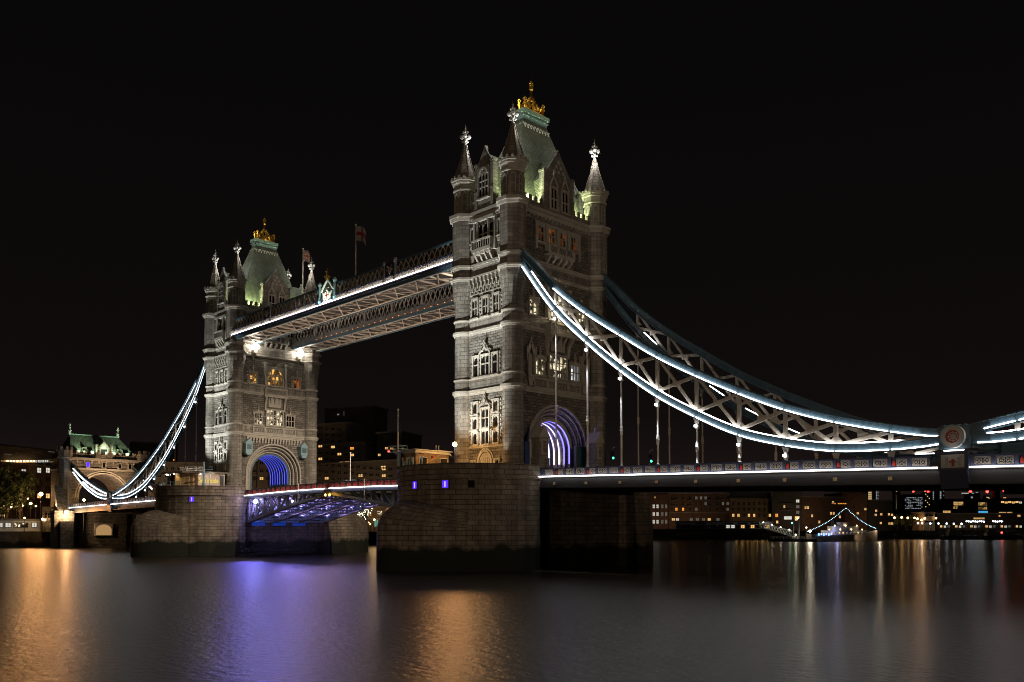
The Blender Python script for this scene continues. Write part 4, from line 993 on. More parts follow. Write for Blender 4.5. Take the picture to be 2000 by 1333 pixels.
# ------------------------------------------------------------------ bascules
def zbas(x): return 12.5 - .45 * (x / 30) ** 2
def zund(x): a = abs(x); return 11.75 - .13 * a - .00105 * a * a
REDBAS = plain('tail_light_red', (.50, .075, .06), .5, 0, .2)  # red glow of passing tail lights put into the lattice colour
def build_bascule(sg, label):
    root = thing('bascule_leaf', label, 'bascule', (sg * 15, 0, 11), group='opening road leaves between the piers')
    xs = [sg * (.12 + (30.3 - .12) * k / 10) for k in range(11)]
    m = MB()
    for a, b in zip(xs, xs[1:]):
        a, b = min(a, b), max(a, b)
        m.add([(a, -8.9, zbas(a) - .2), (b, -8.9, zbas(b) - .2), (b, 8.9, zbas(b) - .2), (a, 8.9, zbas(a) - .2), (a, -8.9, zbas(a) + .1), (b, -8.9, zbas(b) + .1), (b, 8.9, zbas(b) + .1), (a, 8.9, zbas(a) + .1)],
              [(0, 3, 2, 1), (4, 5, 6, 7), (0, 1, 5, 4), (1, 2, 6, 5), (2, 3, 7, 6), (3, 0, 4, 7)])
    m.build('roadway', ASPHALT, root)
    for y in (-8.5, -2.9, 2.9, 8.5):
        g = MB(); up = [(x, zbas(x) - .45) for x in xs]; lo = [(x, zund(x)) for x in xs]
        g.sweep(up, y - .3, y + .3, -.22, .22); g.sweep(lo, y - .34, y + .34, -.26, .26)
        for k in range(2, 11):
            x = xs[k]
            if up[k][1] - lo[k][1] > .9: g.box(x - .28, x + .28, y - .2, y + .2, lo[k][1] + .1, up[k][1])
            if k > 2 and k < 11: g.bar((xs[k - 1], y, up[k - 1][1]), (x, y, lo[k][1]), .24, .3); g.bar((xs[k - 1], y + .05, lo[k - 1][1]), (x, y + .05, up[k][1]), .2, .18) if k > 6 else None
        g.build('main_girder', GREYP, root)
    c = MB()
    for k in range(1, 11):
        x = xs[k]; c.box(x - .2, x + .2, -8.2, 8.2, zund(x) - .05, zund(x) + .25); c.box(x - .22, x + .22, -8.6, 8.6, zbas(x) - 1.0, zbas(x) - .22)
        if k > 3:
            for y0, y1 in ((-8.2, -2.9), (-2.9, 2.9), (2.9, 8.2)):
                c.bar((x, y0, zund(x) + .2), (x, y1, zbas(x) - .9), .16, .22); c.bar((x + .05, y1, zund(x) + .2), (x + .05, y0, zbas(x) - .9), .16, .22)
    for y in (-5.6, 0, 5.6): c.sweep([(x, zbas(x) - .6) for x in xs], y - .15, y + .15, -.2, .35)
    c.build('cross_bracing', PALEBLUE, root)
    for y0, y1 in ((-8.1, -3.3), (-2.5, 2.5), (3.3, 8.1)):
        for k in range(1, 10):
            xa, xb = sorted((xs[k] + sg * .3, xs[k + 1] - sg * .3)); q = MB(); za = zbas((xa + xb) / 2) - 1.02
            q.add([(xa, y0, za), (xb, y0, za), (xb, y1, za), (xa, y1, za), (xa, y0, za + .3), (xb, y0, za + .3), (xb, y1, za + .3), (xa, y1, za + .3), ((xa + xb) / 2, (y0 + y1) / 2, za + .12)],
                  [(0, 8, 1), (1, 8, 2), (2, 8, 3), (3, 8, 0), (4, 5, 6, 7), (0, 1, 5, 4), (1, 2, 6, 5), (2, 3, 7, 6), (3, 0, 4, 7)])
            q.build('soffit_plate', WHITEP, root)
    st = 1.83; px = []; x = .08
    while x < 30.3: px.append(sg * x); x += st
    px.append(sg * 30.45)
    if sg < 0: px = px[::-1]
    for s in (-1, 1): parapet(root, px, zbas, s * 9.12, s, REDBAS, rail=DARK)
    e = MB(); a = [(x, zbas(x)) for x in xs if abs(x) > .1]; a[0] = (sg * .75, zbas(.75)); e.sweep(a, -9.62, -9.5, -.02, .1); e.build('light_strip', LEDROAD, root)
    f = MB(); f.sweep([(x, zbas(x) - .25) for x in xs], -9.25, -9.0, -.35, .3); f.build('fascia', NAVY, root)
    return root
BL1 = build_bascule(1, 'raised-arch road leaf reaching from the nearer pier to mid river')
BL2 = build_bascule(-1, 'violet-lit road leaf springing from the farther pier')
# ------------------------------------------------------------------ things on and around the bridge
def street_lamp(x, y, zb, h, label, watts, col, mat, cross=True, group=None, r=.3, radius=.18):
    t = thing('street_lamp', label, 'street lamp', (x, y, zb), group=group)
    m = MB(); m.lathe(x, y, [(.26, zb), (.26, zb + .5), (.12, zb + .7), (.075, zb + h * .6), (.06, zb + h - r)], 8)
    if cross:
        zz = zb + h * .55; m.bar((x - .4, y - .4, zz), (x + .4, y + .4, zz), .09, .09); m.bar((x, y, zz - .4), (x + .3, y + .3, zz), .06, .06); m.bar((x, y, zz - .4), (x - .3, y - .3, zz), .06, .06)
        for s in (-1, 1): m.lathe(x + s * .4, y + s * .4, [(.05, zz), (.12, zz + .2), (.03, zz + .34)], 6)
    m.build('lamp_post', NAVY, t)
    g = MB(); g.blob(x, y, zb + h, r, r * 1.05, 12); g.build('lamp_globe', mat, t, smooth=True)
    if watts: point((x, y, zb + h + .02), watts, col, r * 1.25)
    return t
STRONG_O = emit("sodium_globe", (1, .55, .18), 26.0, False); STRONG_W = emit("floodlight_lens", (1, .90, .74), 30.0, False)
street_lamp(40.7, -14.7, 13.3, 3.85, 'street lamp with bright orange globe on the nearer pier', 3000, (1, .52, .17), STRONG_O, r=.34)
# control cabin on the nearer pier
t = thing('control_cabin', 'low stone control cabin with two dark windows on the nearer pier', 'cabin', (34.2, -15, 13.3))
m = MB(); m.box(31.8, 36.2, -18.0, -12.0, 13.3, 16.1); m.build('wall', BUFF, t)
m = MB(); m.box(31.6, 36.4, -18.2, -11.8, 16.1, 16.3); m.box(31.7, 36.3, -18.1, -11.9, 16.3, 16.5); m.box(31.4, 36.6, -18.4, -11.6, 16.5, 16.62); m.build('roof', TRIM, t)
for y0, y1 in ((-17.3, -16.1), (-13.6, -12.4)):
    f = MB(); f.box(36.2, 36.28, y0 - .1, y1 + .1, 14.0, 15.6); f = f.build('window', TRIM, t); g = MB(); g.box(36.28, 36.32, y0, y1, 14.1, 15.5); g.build('pane', GLASS, f)
for x0, x1 in ((32.3, 33.4), (34.2, 35.4)):
    f = MB(); f.box(x0 - .1, x1 + .1, -18.08, -18.0, 14.0, 15.6); f = f.build('window', TRIM, t); g = MB(); g.box(x0, x1, -18.12, -18.08, 14.1, 15.5); g.build('pane', R_DIM, f)
g = MB(); g.box(36.2, 36.5, -15.2, -14.9, 15.55, 15.8); g.build('wall_lamp', REDP, t)
for y in (-13.4, -12.9): v = MB(); v.tube((35, y, 16.6), (35, y, 17.5), .09, n=6); v.build('vent_pipe', GREYP, t)
# railings and mast on the nearer pier
def railing(pts, zb, h, label, mat, n_bar=.35):
    c = sum((Vector(p) for p in pts), Vector((0, 0))) / len(pts)
    t = thing('railing', label, 'railing', (c.x, c.y, zb)); m = MB()
    for (ax, ay), (bx, by) in zip(pts, pts[1:]):
        for z in (h, h * .55, .12): m.tube((ax, ay, zb + z), (bx, by, zb + z), .035, n=5)
        L = math.hypot(bx - ax, by - ay); n = max(1, int(L / n_bar))
        for k in range(n + 1):
            f = k / n; m.tube((ax + (bx - ax) * f, ay + (by - ay) * f, zb), (ax + (bx - ax) * f, ay + (by - ay) * f, zb + h), .018, n=4)
    m.build('bars', mat, t)
    q = MB()
    for x, y in pts: q.tube((x, y, zb), (x, y, zb + h + .1), .06, n=6)
    q.build('post', mat, t); return t
def arc(X, r, a0, a1, n=10): return [(X + r * math.cos(R(a0 + (a1 - a0) * k / n)), -11.5 + r * math.sin(R(a0 + (a1 - a0) * k / n))) for k in range(n + 1)]
railing(arc(41.15, 9.9, 205, 262), 13.3, 1.35, 'grey metal railing round the nose of the nearer pier', PALEBLUE)
railing(arc(-41.15, 9.9, 225, 300), 13.3, 1.5, 'grey metal railing along the nose of the farther pier', PALEBLUE)
for k, (x, y) in enumerate(((37.6, -19.6), (39.2, -19.3))):
    b = MB(); b.tube((x, y, 13.3), (x, y, 15.2), .13, n=8); b.lathe(x, y, [(.17, 15.1), (.17, 15.25), (.02, 15.35)], 8); o = b.build('post', PALEBLUE)
    o.name = 'bollard'; tag(o, '%s grey mooring post on the nearer pier before the cabin' % ('left' if k == 0 else 'right'), 'bollard', 'mooring posts on the nearer pier')
def signal_mast(x, y, zb, hp, h, label, flag=None):
    t = thing('signal_mast', label, 'mast', (x, y, zb), group='signal masts by the bascules')
    m = MB(); m.tube((x, y, zb), (x, y, zb + h), .11, .06, 8); m.blob(x, y, zb + h, .14); m.build('pole', WHITEP, t)
    p = MB(); p.box(x - 1.1, x + 1.1, y - .8, y + .8, zb + hp, zb + hp + .12); p.tube((x + .25, y, zb), (x + .25, y, zb + hp), .22, n=8)
    for z in (.5, .95):
        for a, b in (((-1.1, -.8), (1.1, -.8)), ((1.1, -.8), (1.1, .8)), ((1.1, .8), (-1.1, .8)), ((-1.1, .8), (-1.1, -.8))): p.tube((x + a[0], y + a[1], zb + hp + z), (x + b[0], y + b[1], zb + hp + z), .035, n=5)
    for a in (-1.1, 0, 1.1):
        for b in (-.8, .8): p.tube((x + a, y + b, zb + hp), (x + a, y + b, zb + hp + .95), .035, n=5)
    p.build('platform', PALEBLUE, t)
    l = MB(); l.box(x - 1.2, x - .9, y - .9, y - .7, zb + hp + .1, zb + hp + .3); l.build('signal_lamp', LAMP_RS, t)
    return t
LAMP_RS = emit("signal_red", (1, .08, .05), 4.0, False)
signal_mast(33.4, -19.0, 13.3, 2.9, 9.0, 'white signal mast with railed platform on the nearer pier')
signal_mast(-16.3, 6.2, 12.6, 1.7, 8.2, 'white signal mast with railed platform standing on the bascule road')
def flag_cloth(x, y, z, w, h, design, parent):
    def pos(u, v): f = u / w; return (x + u * .82, y + .28 * math.sin(f * 5) * f, z - v - .45 * u * f - .1 * math.sin(f * 6))
    nu, nv = 36, 24; vs = [pos(w * i / nu, h * j / nv) for j in range(nv + 1) for i in range(nu + 1)]
    layers = {}
    for j in range(nv):
        for i in range(nu):
            a, b = (i + .5) / nu, (j + .5) / nv
            if design == 'cross': c = 'flag_red' if abs(a - .5) < .09 or abs(b - .5) < .13 else 'flag_white'
            else:
                d1 = abs(a - b); d2 = abs(a + b - 1)
                c = 'flag_red' if abs(a - .5) < .06 or abs(b - .5) < .1 else 'flag_white' if abs(a - .5) < .1 or abs(b - .5) < .17 else 'flag_red' if min(d1, d2) < .04 else 'flag_white' if min(d1, d2) < .11 else 'flag_blue'
            layers.setdefault(c, []).append((j * (nu + 1) + i, j * (nu + 1) + i + 1, (j + 1) * (nu + 1) + i + 1, (j + 1) * (nu + 1) + i))
    me = bpy.data.meshes.new('flag_cloth'); fs = []; mi = []
    names = list(layers)
    for k, n in enumerate(names):
        for f in layers[n]: fs.append(f); mi.append(k)
    off = OFF[parent]
    me.from_pydata([(a - off[0], b - off[1], c - off[2]) for a, b, c in vs], [], fs)
    for n in names: me.materials.append(MATS[n])
    me.polygons.foreach_set("material_index", mi); me.polygons.foreach_set("use_smooth", [True] * len(fs))
    o = bpy.data.objects.new('flag_cloth', me); COL.objects.link(o); o.parent = parent; return o
plain('flag_red', (.30, .02, .02), .8); plain('flag_white', (.36, .34, .32), .8); plain('flag_blue', (.02, .025, .10), .8)
def flagpole(x, y, z0, z1, design, label, w, h):
    t = thing('flagpole', label, 'flagpole', (x, y, z0)); m = MB(); m.tube((x, y, z0), (x, y, z1), .13, .07, 8); m.blob(x, y, z1 + .05, .16); m.build('pole', CREAM, t)
    flag_cloth(x + .1, y, z1 - .25, w, h, design, t); return t
flagpole(8.15, -9.3, 48.5, 57.5, 'cross', 'tall flagpole with red cross on white flag above the nearer walkway', 4.0, 2.5)
_f = onY(592, 487, 7.0)
flagpole(_f.x, 7.0, 48.9, _f.z, 'union', 'flagpole with dark union flag near the farther tower roof', 4.0, 2.5)
_h = thing('flagpole', 'navy flag hanging limp from the white mast of the nearer pier', 'flag', (33.55, -19.0, 19.0))
m = MB(); m.add([(33.5, -19, 21.2), (33.75, -18.8, 20.6), (33.85, -18.7, 18.9), (33.5, -19, 19.2)], [(0, 1, 2, 3)]); m.add([(33.5, -18.96, 21.2), (33.75, -18.76, 20.6), (33.85, -18.66, 18.9), (33.5, -18.96, 19.2)], [(3, 2, 1, 0)]); o = m.build('flag_cloth', MATS['flag_blue'], _h); _h.name = 'limp_flag'
# visitor pavilion on the farther pier
t = thing('visitor_pavilion', 'flat-roofed timber and glass pavilion with yellow lettering on the farther pier', 'pavilion', (-41, -15, 13.3))
m = MB(); m.prism_xy([(-47, -11.2), (-47, -16.5), (-45.5, -18.8), (-42.5, -19.4), (-42.5, -11.2)], 13.3, 16.6); m.build('glass_bay', GLASS, t)
m = MB(); m.lathe(-40.2, -16.4, [(2.9, 13.3), (2.9, 16.6)], 24); m.box(-42.5, -36.6, -13.9, -11.2, 13.3, 16.6); m.build('timber_drum', WOOD, t)
m = MB(); m.box(-36.6, -36.5, -16.4, -10.8, 13.3, 16.5); wl = m.build('panel_wall', emit("backlit_panel", (.95, .62, .45), .42, False), t)
m = MB()
for y in (-16.4, -13.9, -11.9, -10.8): m.box(-36.5, -36.38, y - .07, y + .07, 13.3, 16.5)
m.build('panel_frame', TRIM, wl)
m = MB(); m.box(-36.49, -36.45, -11.75, -10.95, 13.9, 16.3); m.build('poster', DARK, wl)
cu = bpy.data.curves.new('lettering', 'FONT'); cu.body = "See inside"; cu.size = 1.28; cu.extrude = .02; cu.align_x = 'LEFT'
_tmp = bpy.data.objects.new('lettering', cu); COL.objects.link(_tmp)
bpy.context.view_layer.update()
dg = bpy.context.evaluated_depsgraph_get(); tm = bpy.data.meshes.new_from_object(_tmp.evaluated_get(dg)); bpy.data.objects.remove(_tmp)
_w = max(v.co.x for v in tm.vertices); 
lo = bpy.data.objects.new('lettering', tm); COL.objects.link(lo); lo.parent = wl
lo.rotation_euler = (PI / 2, 0, PI / 2); _s = 4.1 / _w; lo.scale = (_s, 1.15, 1)
lo.location = Vector((-36.44, -16.2, 14.75)) - Vector(OFF[t]); tm.materials.clear(); tm.materials.append(emit("yellow_letters", (1, .78, .05), .9, False))
m = MB(); m.prism_xy([(-48.2, -10.4), (-48.2, -17), (-46, -20.1), (-41, -20.9), (-36.8, -19.5), (-35.4, -16.5), (-35.4, -10.4)], 16.6, 16.95); m.build('roof', CONC, t)
for k, (x, y) in enumerate(((-46.2, -18.2), (-45.2, -18.9), (-44.2, -19.5), (-40.2, -19.7), (-36.2, -16))):
    b = MB(); b.blob(x, y, 16.5, .13); b.build('ceiling_lamp', STRONG_W, t)
b = MB()
for z in (.35, .7, 1.05):
    for k in range(16): a, c = 2 * PI * k / 16, 2 * PI * (k + 1) / 16; b.tube((-41.5 + 2.3 * math.cos(a), -15.5 + 2.3 * math.sin(a), 16.95 + z), (-41.5 + 2.3 * math.cos(c), -15.5 + 2.3 * math.sin(c), 16.95 + z), .045, n=5)
for k in range(8): a = 2 * PI * k / 8; b.tube((-41.5 + 2.3 * math.cos(a), -15.5 + 2.3 * math.sin(a), 16.95), (-41.5 + 2.3 * math.cos(a), -15.5 + 2.3 * math.sin(a), 18.05), .06, n=5)
b.build('roof_railing', WHITEP, t)
t = thing('signal_post', 'blue signal post with cross arm before the farther pier pavilion', 'post', (-33.4, -16.6, 13.3))
m = MB(); m.lathe(-33.4, -16.6, [(.4, 13.3), (.34, 14.4), (.22, 14.6), (.2, 18.3), (.3, 18.5), (.1, 18.7)], 10); m.build('post_shaft', PALEBLUE, t)
m = MB(); m.box(-33.6, -33.2, -17.6, -14.6, 16.3, 16.45)
for z in (17.2, 17.7): m.tube((-33.4, -17.4, z), (-33.4, -14.7, z), .04, n=5)
m.build('post_platform', PALEBLUE, t)
# floodlights on the inner face of the farther tower, blue shelters below
for k, y in enumerate((-5.2, 5.3)):
    t = thing('floodlight', 'blazing white floodlight under the %s walkway on the farther tower' % ('nearer' if y < 0 else 'farther'), 'floodlight', (-35.2, y, 42.4), group='floodlights under the walkways')
    m = MB(); m.box(-35.7, -34.6, y - .4, y + .4, 42.2, 42.75); m.box(-35.8, -35.0, y - .25, y + .25, 41.6, 42.2); m.box(-35.88, -35.3, y - .12, y + .12, 40.9, 41.6); m.build('bracket', CREAM, t)
    m = MB(); m.blob(-34.5, y, 43.45, .74, .74, 12); m.build('lens', STRONG_W, t, smooth=True)
for k, y in enumerate((-6.45, 6.45)):
    t = thing('hanging_shelter', 'small blue gabled shelter hung on the tower wall %s of the road arch' % ('left' if y < 0 else 'right'), 'shelter', (-35.2, y, 21), group='blue gabled shelters beside the road arch')
    m = MB(); m.box(-35.85, -34.4, y - .75, y + .75, 21.3, 23.2); m.prism_yz([(y - .75, 21.3), (y + .75, 21.3), (y + .45, 20.8), (y - .45, 20.8)], -35.8, -34.5); m.build('body', PALEBLUE, t)
    m = MB(); m.prism_yz([(y - .95, 23.15), (y + .95, 23.15), (y, 24.1)], -35.85, -34.2); m.tube((-34.3, y, 24.0), (-34.3, y, 24.5), .06, .02, 6); m.build('roof', PALEBLUE, t)
    m = MB(); m.box(-34.4, -34.36, y - .5, y + .5, 21.9, 22.9); m.build('front_panel', BLUE, t)
# stone kiosks and blue hoardings at the landward arch of the nearer tower
for s in (-1, 1):
    t = thing('gate_pier', 'gabled stone gate pier %s of the nearer tower arch' % ('left' if s < 0 else 'right'), 'gate pier', (48.6, s * 5.9, 13.2), group='stone gate piers at the nearer arch')
    y = s * 5.9; m = MB(); m.box(47.6, 49.5, y - 1.0, y + 1.0, 13.2, 15.3); m.box(47.7, 49.4, y - .85, y + .85, 15.3, 18.1); m.build('shaft', ASHLAR, t)
    m = MB(); m.prism_yz([(y - 1.1, 18.1), (y + 1.1, 18.1), (y, 19.75)], 47.5, 49.6); m.box(49.4, 49.55, y - .5, y + .5, 15.8, 18.0); m.box(48.4, 48.7, y - .12, y + .12, 19.6, 20.5); m.build('gable', TRIM, t)
    m = MB(); m.box(49.56, 49.62, y - .32, y + .32, 16.0, 17.6); m.build('niche_figure', SPIRE, t)
t = thing('site_hoarding', 'blue hoarding panel standing inside the right side of the nearer arch', 'hoarding', (46.5, 5.2, 13.2))
m = MB(); m.box(46.45, 46.6, 3.9, 6.3, 13.2, 17.7); m.build('board', plain('hoarding_blue', (.035, .10, .15), .6), t); m = MB(); m.box(46.35, 46.7, 3.75, 3.9, 13.2, 17.8); m.build('post', GREYP, t)
t = thing('site_hoarding', 'deep blue gate panel between the turret and left gate pier of the nearer arch', 'hoarding', (47.6, -7.4, 13.2))
m = MB(); m.box(47.5, 47.65, -7.85, -6.95, 13.2, 17.6); m.build('board', plain('gate_blue', (.02, .07, .22), .6), t); m = MB(); m.box(47.45, 47.8, -6.95, -6.65, 13.2, 17.9); m.build('post', WHITEP, t)
# traffic signals on the right span
def traffic_signal(x, y, zb, label):
    t = thing('traffic_signal', label, 'traffic light', (x, y, zb), group='traffic lights on the right span')
    m = MB(); m.tube((x, y, zb), (x, y, zb + 4.4), .09, n=8); m.build('pole', GREYP, t)
    m = MB(); m.box(x + .1, x + .5, y - .55, y - .15, zb + 2.6, zb + 3.9); m.box(x, x + .2, y - .4, y, zb + 3.0, zb + 3.3); h = m.build('signal_head', DARK, t)
    for i, c in enumerate((LAMP_G, DARK, DARK)):
        m = MB(); m.T = None; m.lathe(x + .3, y - .35, [(.15, 0), (.15, .1)], 10); m.v = [(x + .5 + (c_ - 0), y - .35 + (b_ - (y - .35)), zb + 2.85 + .4 * i + (a_ - x - .3)) for a_, b_, c_ in m.v]; m.build('signal_lens', c, h)
    m = MB(); m.tube((x, y, zb + 4.3), (x + .7, y - .2, zb + 4.5), .07, n=6); m.build('hood_arm', CREAM, t)
traffic_signal(48.5, 9.9, 13.3, 'green traffic light beside the right edge of the nearer tower')
traffic_signal(55.8, 9.6, 12.4, 'green traffic light on the deck, second from the nearer tower')
# navigation lamps at mid span
t = thing('navigation_lamp', 'pair of amber navigation lamps hung below the bascule joint', 'lamp', (.4, -9.6, 11.3))
m = MB(); m.box(-.6, 1.6, -9.7, -9.5, 11.75, 12.3); m.build('bracket', DARK, t)
NAVL = emit("amber_navigation", (1, .45, .05), 22.0, False)
for u in (0, 1.35): m = MB(); m.blob(-.1 + u, -9.75, 11.4, .17, .2, 8); m.build('lens', NAVL, t)
for k, (x, z) in enumerate(((-9.6, 9.3), (11.5, 9.3))):
    t = thing('tide_gauge', 'pale vertical gauge pole on the %s half of the bascule' % ('left' if k == 0 else 'right'), 'pole', (x, -9.5, z)); m = MB(); m.tube((x, -9.55, z + 1), (x, -9.55, 13.8), .1, n=6); m.build('pole', CREAM, t); m = MB(); m.box(x - .15, x + .15, -9.6, -9.4, 12.0, 12.2); m.build('clamp', GREYP, t)
t = thing('violet_floodlight', 'large violet-white floodlight behind the first girder of the farther bascule leaf', 'floodlight', (-26.6, -9.0, 10.6)); m = MB(); m.box(-26.8, -26.4, -8.9, -8.7, 10.2, 11.4); m.build('bracket', DARK, t); m = MB(); m.blob(-26.6, -9.0, 10.9, .42, .42, 12); m.build('lens', emit("violet_lens", (.62, .62, 1), 26.0, False), t, smooth=True)
t = thing('violet_floodlight', 'small violet floodlight farther along the farther bascule leaf', 'floodlight', (-12.6, -9.0, 10.5)); m = MB(); m.box(-12.8, -12.4, -8.9, -8.7, 10.4, 11.2); m.build('bracket', DARK, t); m = MB(); m.blob(-12.6, -9.0, 10.6, .2, .2, 10); m.build('lens', MATS["violet_lens"], t)

# ------------------------------------------------------------------ the light of the bridge's own lamps, and added lights
COOL = (.99, 1, .93); WARM = (1, .79, .58); SOD = (1, .56, .24); LIME = (.87, 1, .50)
for X in (41.15, -41.15):
    # floods on the pier nose washing the river-facing side
    fz = 14.3 if X > 0 else 17.6
    spot((X - 2.95, -20.0, fz), (X + .3, -9, 27), 15000, COOL, 66, .6, .15)
    spot((X - 3.0, -20.2, fz), (X, -9, 45), 36000, COOL, 40, .7, .15)
    spot((X + 5.3, -11.6, 13.9), (X + 5.1, -9.6, 24), 900, COOL, 40, .8, .1)
    spot((X - 5.3, -11.6, 13.9), (X - 5.1, -9.6, 24), 350, COOL, 40, .8, .1)
    # roof floods behind the battlements
    for sx_ in (-1, 1):
        for yy in (-5.0, 5.0): spot((X + sx_ * 4.75, yy, 51.9), (X + sx_ * 2.6, yy * .72, 60), 2500, LIME, 110, .8, .15)
        for sy_ in (-1, 1): point((X + sx_ * 4.7, sy_ * 6.6, 52.3), 900, LIME, .15); point((X + sx_ * 4.7, sy_ * 4.2, 52.2), 420, LIME, .15)
    for sy_ in (-1, 1): spot((X + 2.6, sy_ * 8.5, 52.0), (X + 1.2, sy_ * 4, 60), 900, LIME, 110, .8, .15)
    # small lamps at each finial and round the gilded crest
    for sx_ in (-1, 1):
        for sy_ in (-1, 1):
            fx, fy = X + sx_ * TX, sy_ * TY
            point((fx - sx_ * .9, fy - sy_ * .9, 62.0), 520, (1, .98, .95), .1)
            point((fx + sx_ * 1.0, fy - sy_ * 1.0, 62.0), 300, (1, .98, .95), .1)
    for sx_ in (-1, 1): spot((X + sx_ * 1.3, 0, 68.4), (X, 0, 71.5), 420, (1, .86, .45), 120, .8, .1)
    for sx_ in (-1, 1): point((X + sx_ * 1.5, -3.1, 70.4), 190, (1, .86, .4), .1); point((X + sx_ * 1.5, 3.1, 70.4), 190, (1, .86, .4), .1)
# pairs of floodlights under the walkway ends: each pair lights the tower facing it
for y in (-5.2, 5.3):
    spot((34.9, y, 43.2), (-36, y * 1.7, 3), 88000, WARM, 56, .8, .3)
    point((-34.5, y, 43.5), 1500, WARM, .5)
    spot((-34.3, y, 43.5), (-36.0, y * .7, 28), 5200, WARM, 120, .7, .3)
# lamps on the shore tower outside the picture light the landward face
for y in (-7, 7): spot((134, y, 27), (46, y * .3, 30), 11000, (1, .74, .50), 76, .4, .4)
# gold balcony lamps
for y in (-1.2, -.2): point((48.0, y, 36.0), 55, (1, .82, .5), .1)
b_ = thing('balcony_lamp', 'two bright bulbs above the gilded-looking balcony of the nearer tower', 'lamp', (47.7, -.7, 35.4))
for y in (-1.2, -.2):
    m = MB(); m.tube((47.75, y, 35.3), (47.75, y, 36.0), .05, n=5); m.build('stem', GREYP, b_); m = MB(); m.blob(47.75, y, 36.1, .2, .2, 10); m.build('bulb', STRONG_W, b_)
# arch interiors
for X, cols in ((41.15, ((.25, .18, 1), (.25, .2, 1))), (-41.15, ((.04, .06, 1), (.05, .07, 1)))):
    for k, dx in enumerate((-2.6, 2.6)):
        for s in (-1, 1): spot((X + dx, s * 4.1, 14.2), (X + dx, -s * .5, 21), 1600 if X > 0 else 45, cols[k], 90, .8, .15)
for s in (-1, 1): spot((40.2, s * 4.2, 14.2), (40.2, s * 3.2, 20.5), 500, (1, .62, .25), 70, .8, .1); spot((43.6, s * 4.2, 14.2), (43.6, s * 3.2, 20.5), 380, (1, .9, .75), 70, .8, .1)
# violet wash below the bascule and into its chamber
VIO = (.56, .37, 1)
for x in (-28.2, -24, -19.5, -15, -10.5):
    for y in (-5.7, 0, 5.7): spot((x, y, zund(x) + .1), (x + 1.5, y, zbas(x)), {-28.2: 3000, -24: 3000, -19.5: 2200, -15: 1300, -10.5: 550}[x], VIO, 165, .5, .2)
spot((-27.0, -9.2, 10.9), (-31.7, -3, 4), 1500, (.30, .28, 1), 120, .8, .2)
point((-26.6, -9.5, 10.9), 260, (.45, .42, 1), .3); spot((-26.6, -9.6, 10.9), (60, -62, 0), 36000, (.17, .14, 1), 36, .6, .4); spot((-12.6, -9.4, 10.6), (70, -60, 0), 7000, (.24, .17, 1), 34, .6, .25)
for x in (22, 27): point((x, 0, zund(x) + .9), 40, VIO, .2)
point((.6, -9.9, 11.3), 60, (1, .5, .1), .15)
# coat of arms and walkway ends
spot((.65, -11.4, 45.2), (.65, -10, 48.0), 700, (.85, 1, .72), 110, .7, .1); spot((-1.6, -10.9, 45.1), (-1.6, -10.1, 48), 160, (.7, 1, .8), 80, .7, .1); spot((3.1, -10.9, 45.1), (3.0, -10.1, 48), 160, (.7, 1, .8), 80, .7, .1)
for s in (-1, 1):
    spot((33.5, s * 6.9, 42.6), (20, s * 6.9, 44.7), 1500, (1, .86, .7), 100, .8, .2)
    spot((-33.5, s * 6.9, 42.6), (-20, s * 6.9, 44.7), 900, (1, .86, .7), 100, .8, .2)
    spot((0, s * 6.9, 14), (0, s * 6.9, 44.5), 20000, (1, .75, .58), 95, .4, .4)  # added light from road level, brightening the walkway undersides
# pavilion
point((-44, -17.6, 16.1), 120, (1, .75, .4), .1); point((-35.2, -14, 16.2), 60, (1, .75, .5), .1); spot((-39.5, -20.3, 16.4), (-40, -18.5, 13.6), 150, (1, .75, .35), 100, .7, .1)
# added spots washing the far-bank fronts, in place of city glow
for x, y, d, w in ((660, 1010, 296, 4500), (760, 1005, 292, 1200), (330, 1005, 318, 8000), (540, 1010, 322, 2000)): a = at(x, y, d); spot(a, a + FW * 20 + Vector((0, 0, 9)), w, (1, .66, .36), 140, .6, .5)
for x, d, w in ((1290, 414, 1100), (1370, 414, 1500), (1540, 410, 1200), (1610, 412, 1000), (1720, 424, 1000), (1880, 500, 900), (1960, 500, 900)): a = at(x, 1018, d); spot(a, a + FW * 20 + Vector((0, 0, 6)), w, (1, .68, .40), 130, .6, .5)
# added unseen spots from the near bank, brightening pier and tower
for x, y in ((122, -172), (96, -186)): spot((x, y, 13), (44, -16, 14), 46000, (1, .72, .48), 60, .8, .5)
for sg in (1, -1): point((sg * 104.2, -10.7, 12.9), 6, (.95, .97, 1), .12)  # small added lights brightening the roundels
spot((40.9, -15.1, 17.2), (75, -62, 0), 3600, (1, .42, .14), 60, .6, .36)  # extra beam added at the pier lamp for its streak on the water
# ------------------------------------------------------------------ river and shores
m, t_, p_ = newmat("river_water")
tcn = t_.nodes.new("ShaderNodeTexCoord")
def wnoise(sx_, sy_, det, ro=.5, rot=0.0):
    mp = t_.nodes.new("ShaderNodeMapping"); mp.inputs["Scale"].default_value = (sx_, sy_, 1); mp.inputs["Rotation"].default_value = (0, 0, rot)
    nz = t_.nodes.new("ShaderNodeTexNoise"); nz.inputs["Scale"].default_value = 1; nz.inputs["Detail"].default_value = det; nz.inputs["Roughness"].default_value = ro
    t_.links.new(tcn.outputs["Object"], mp.inputs[0]); t_.links.new(mp.outputs[0], nz.inputs["Vector"]); return nz
p_.inputs["Base Color"].default_value = (0.030, 0.024, 0.018, 1); p_.inputs["IOR"].default_value = 1.33
p_.inputs["Roughness"].default_value = .30
w1 = wnoise(1.3, 2.6, 5, .60, -YAW); w2 = wnoise(.30, 1.0, 3, .5, -YAW + .15)
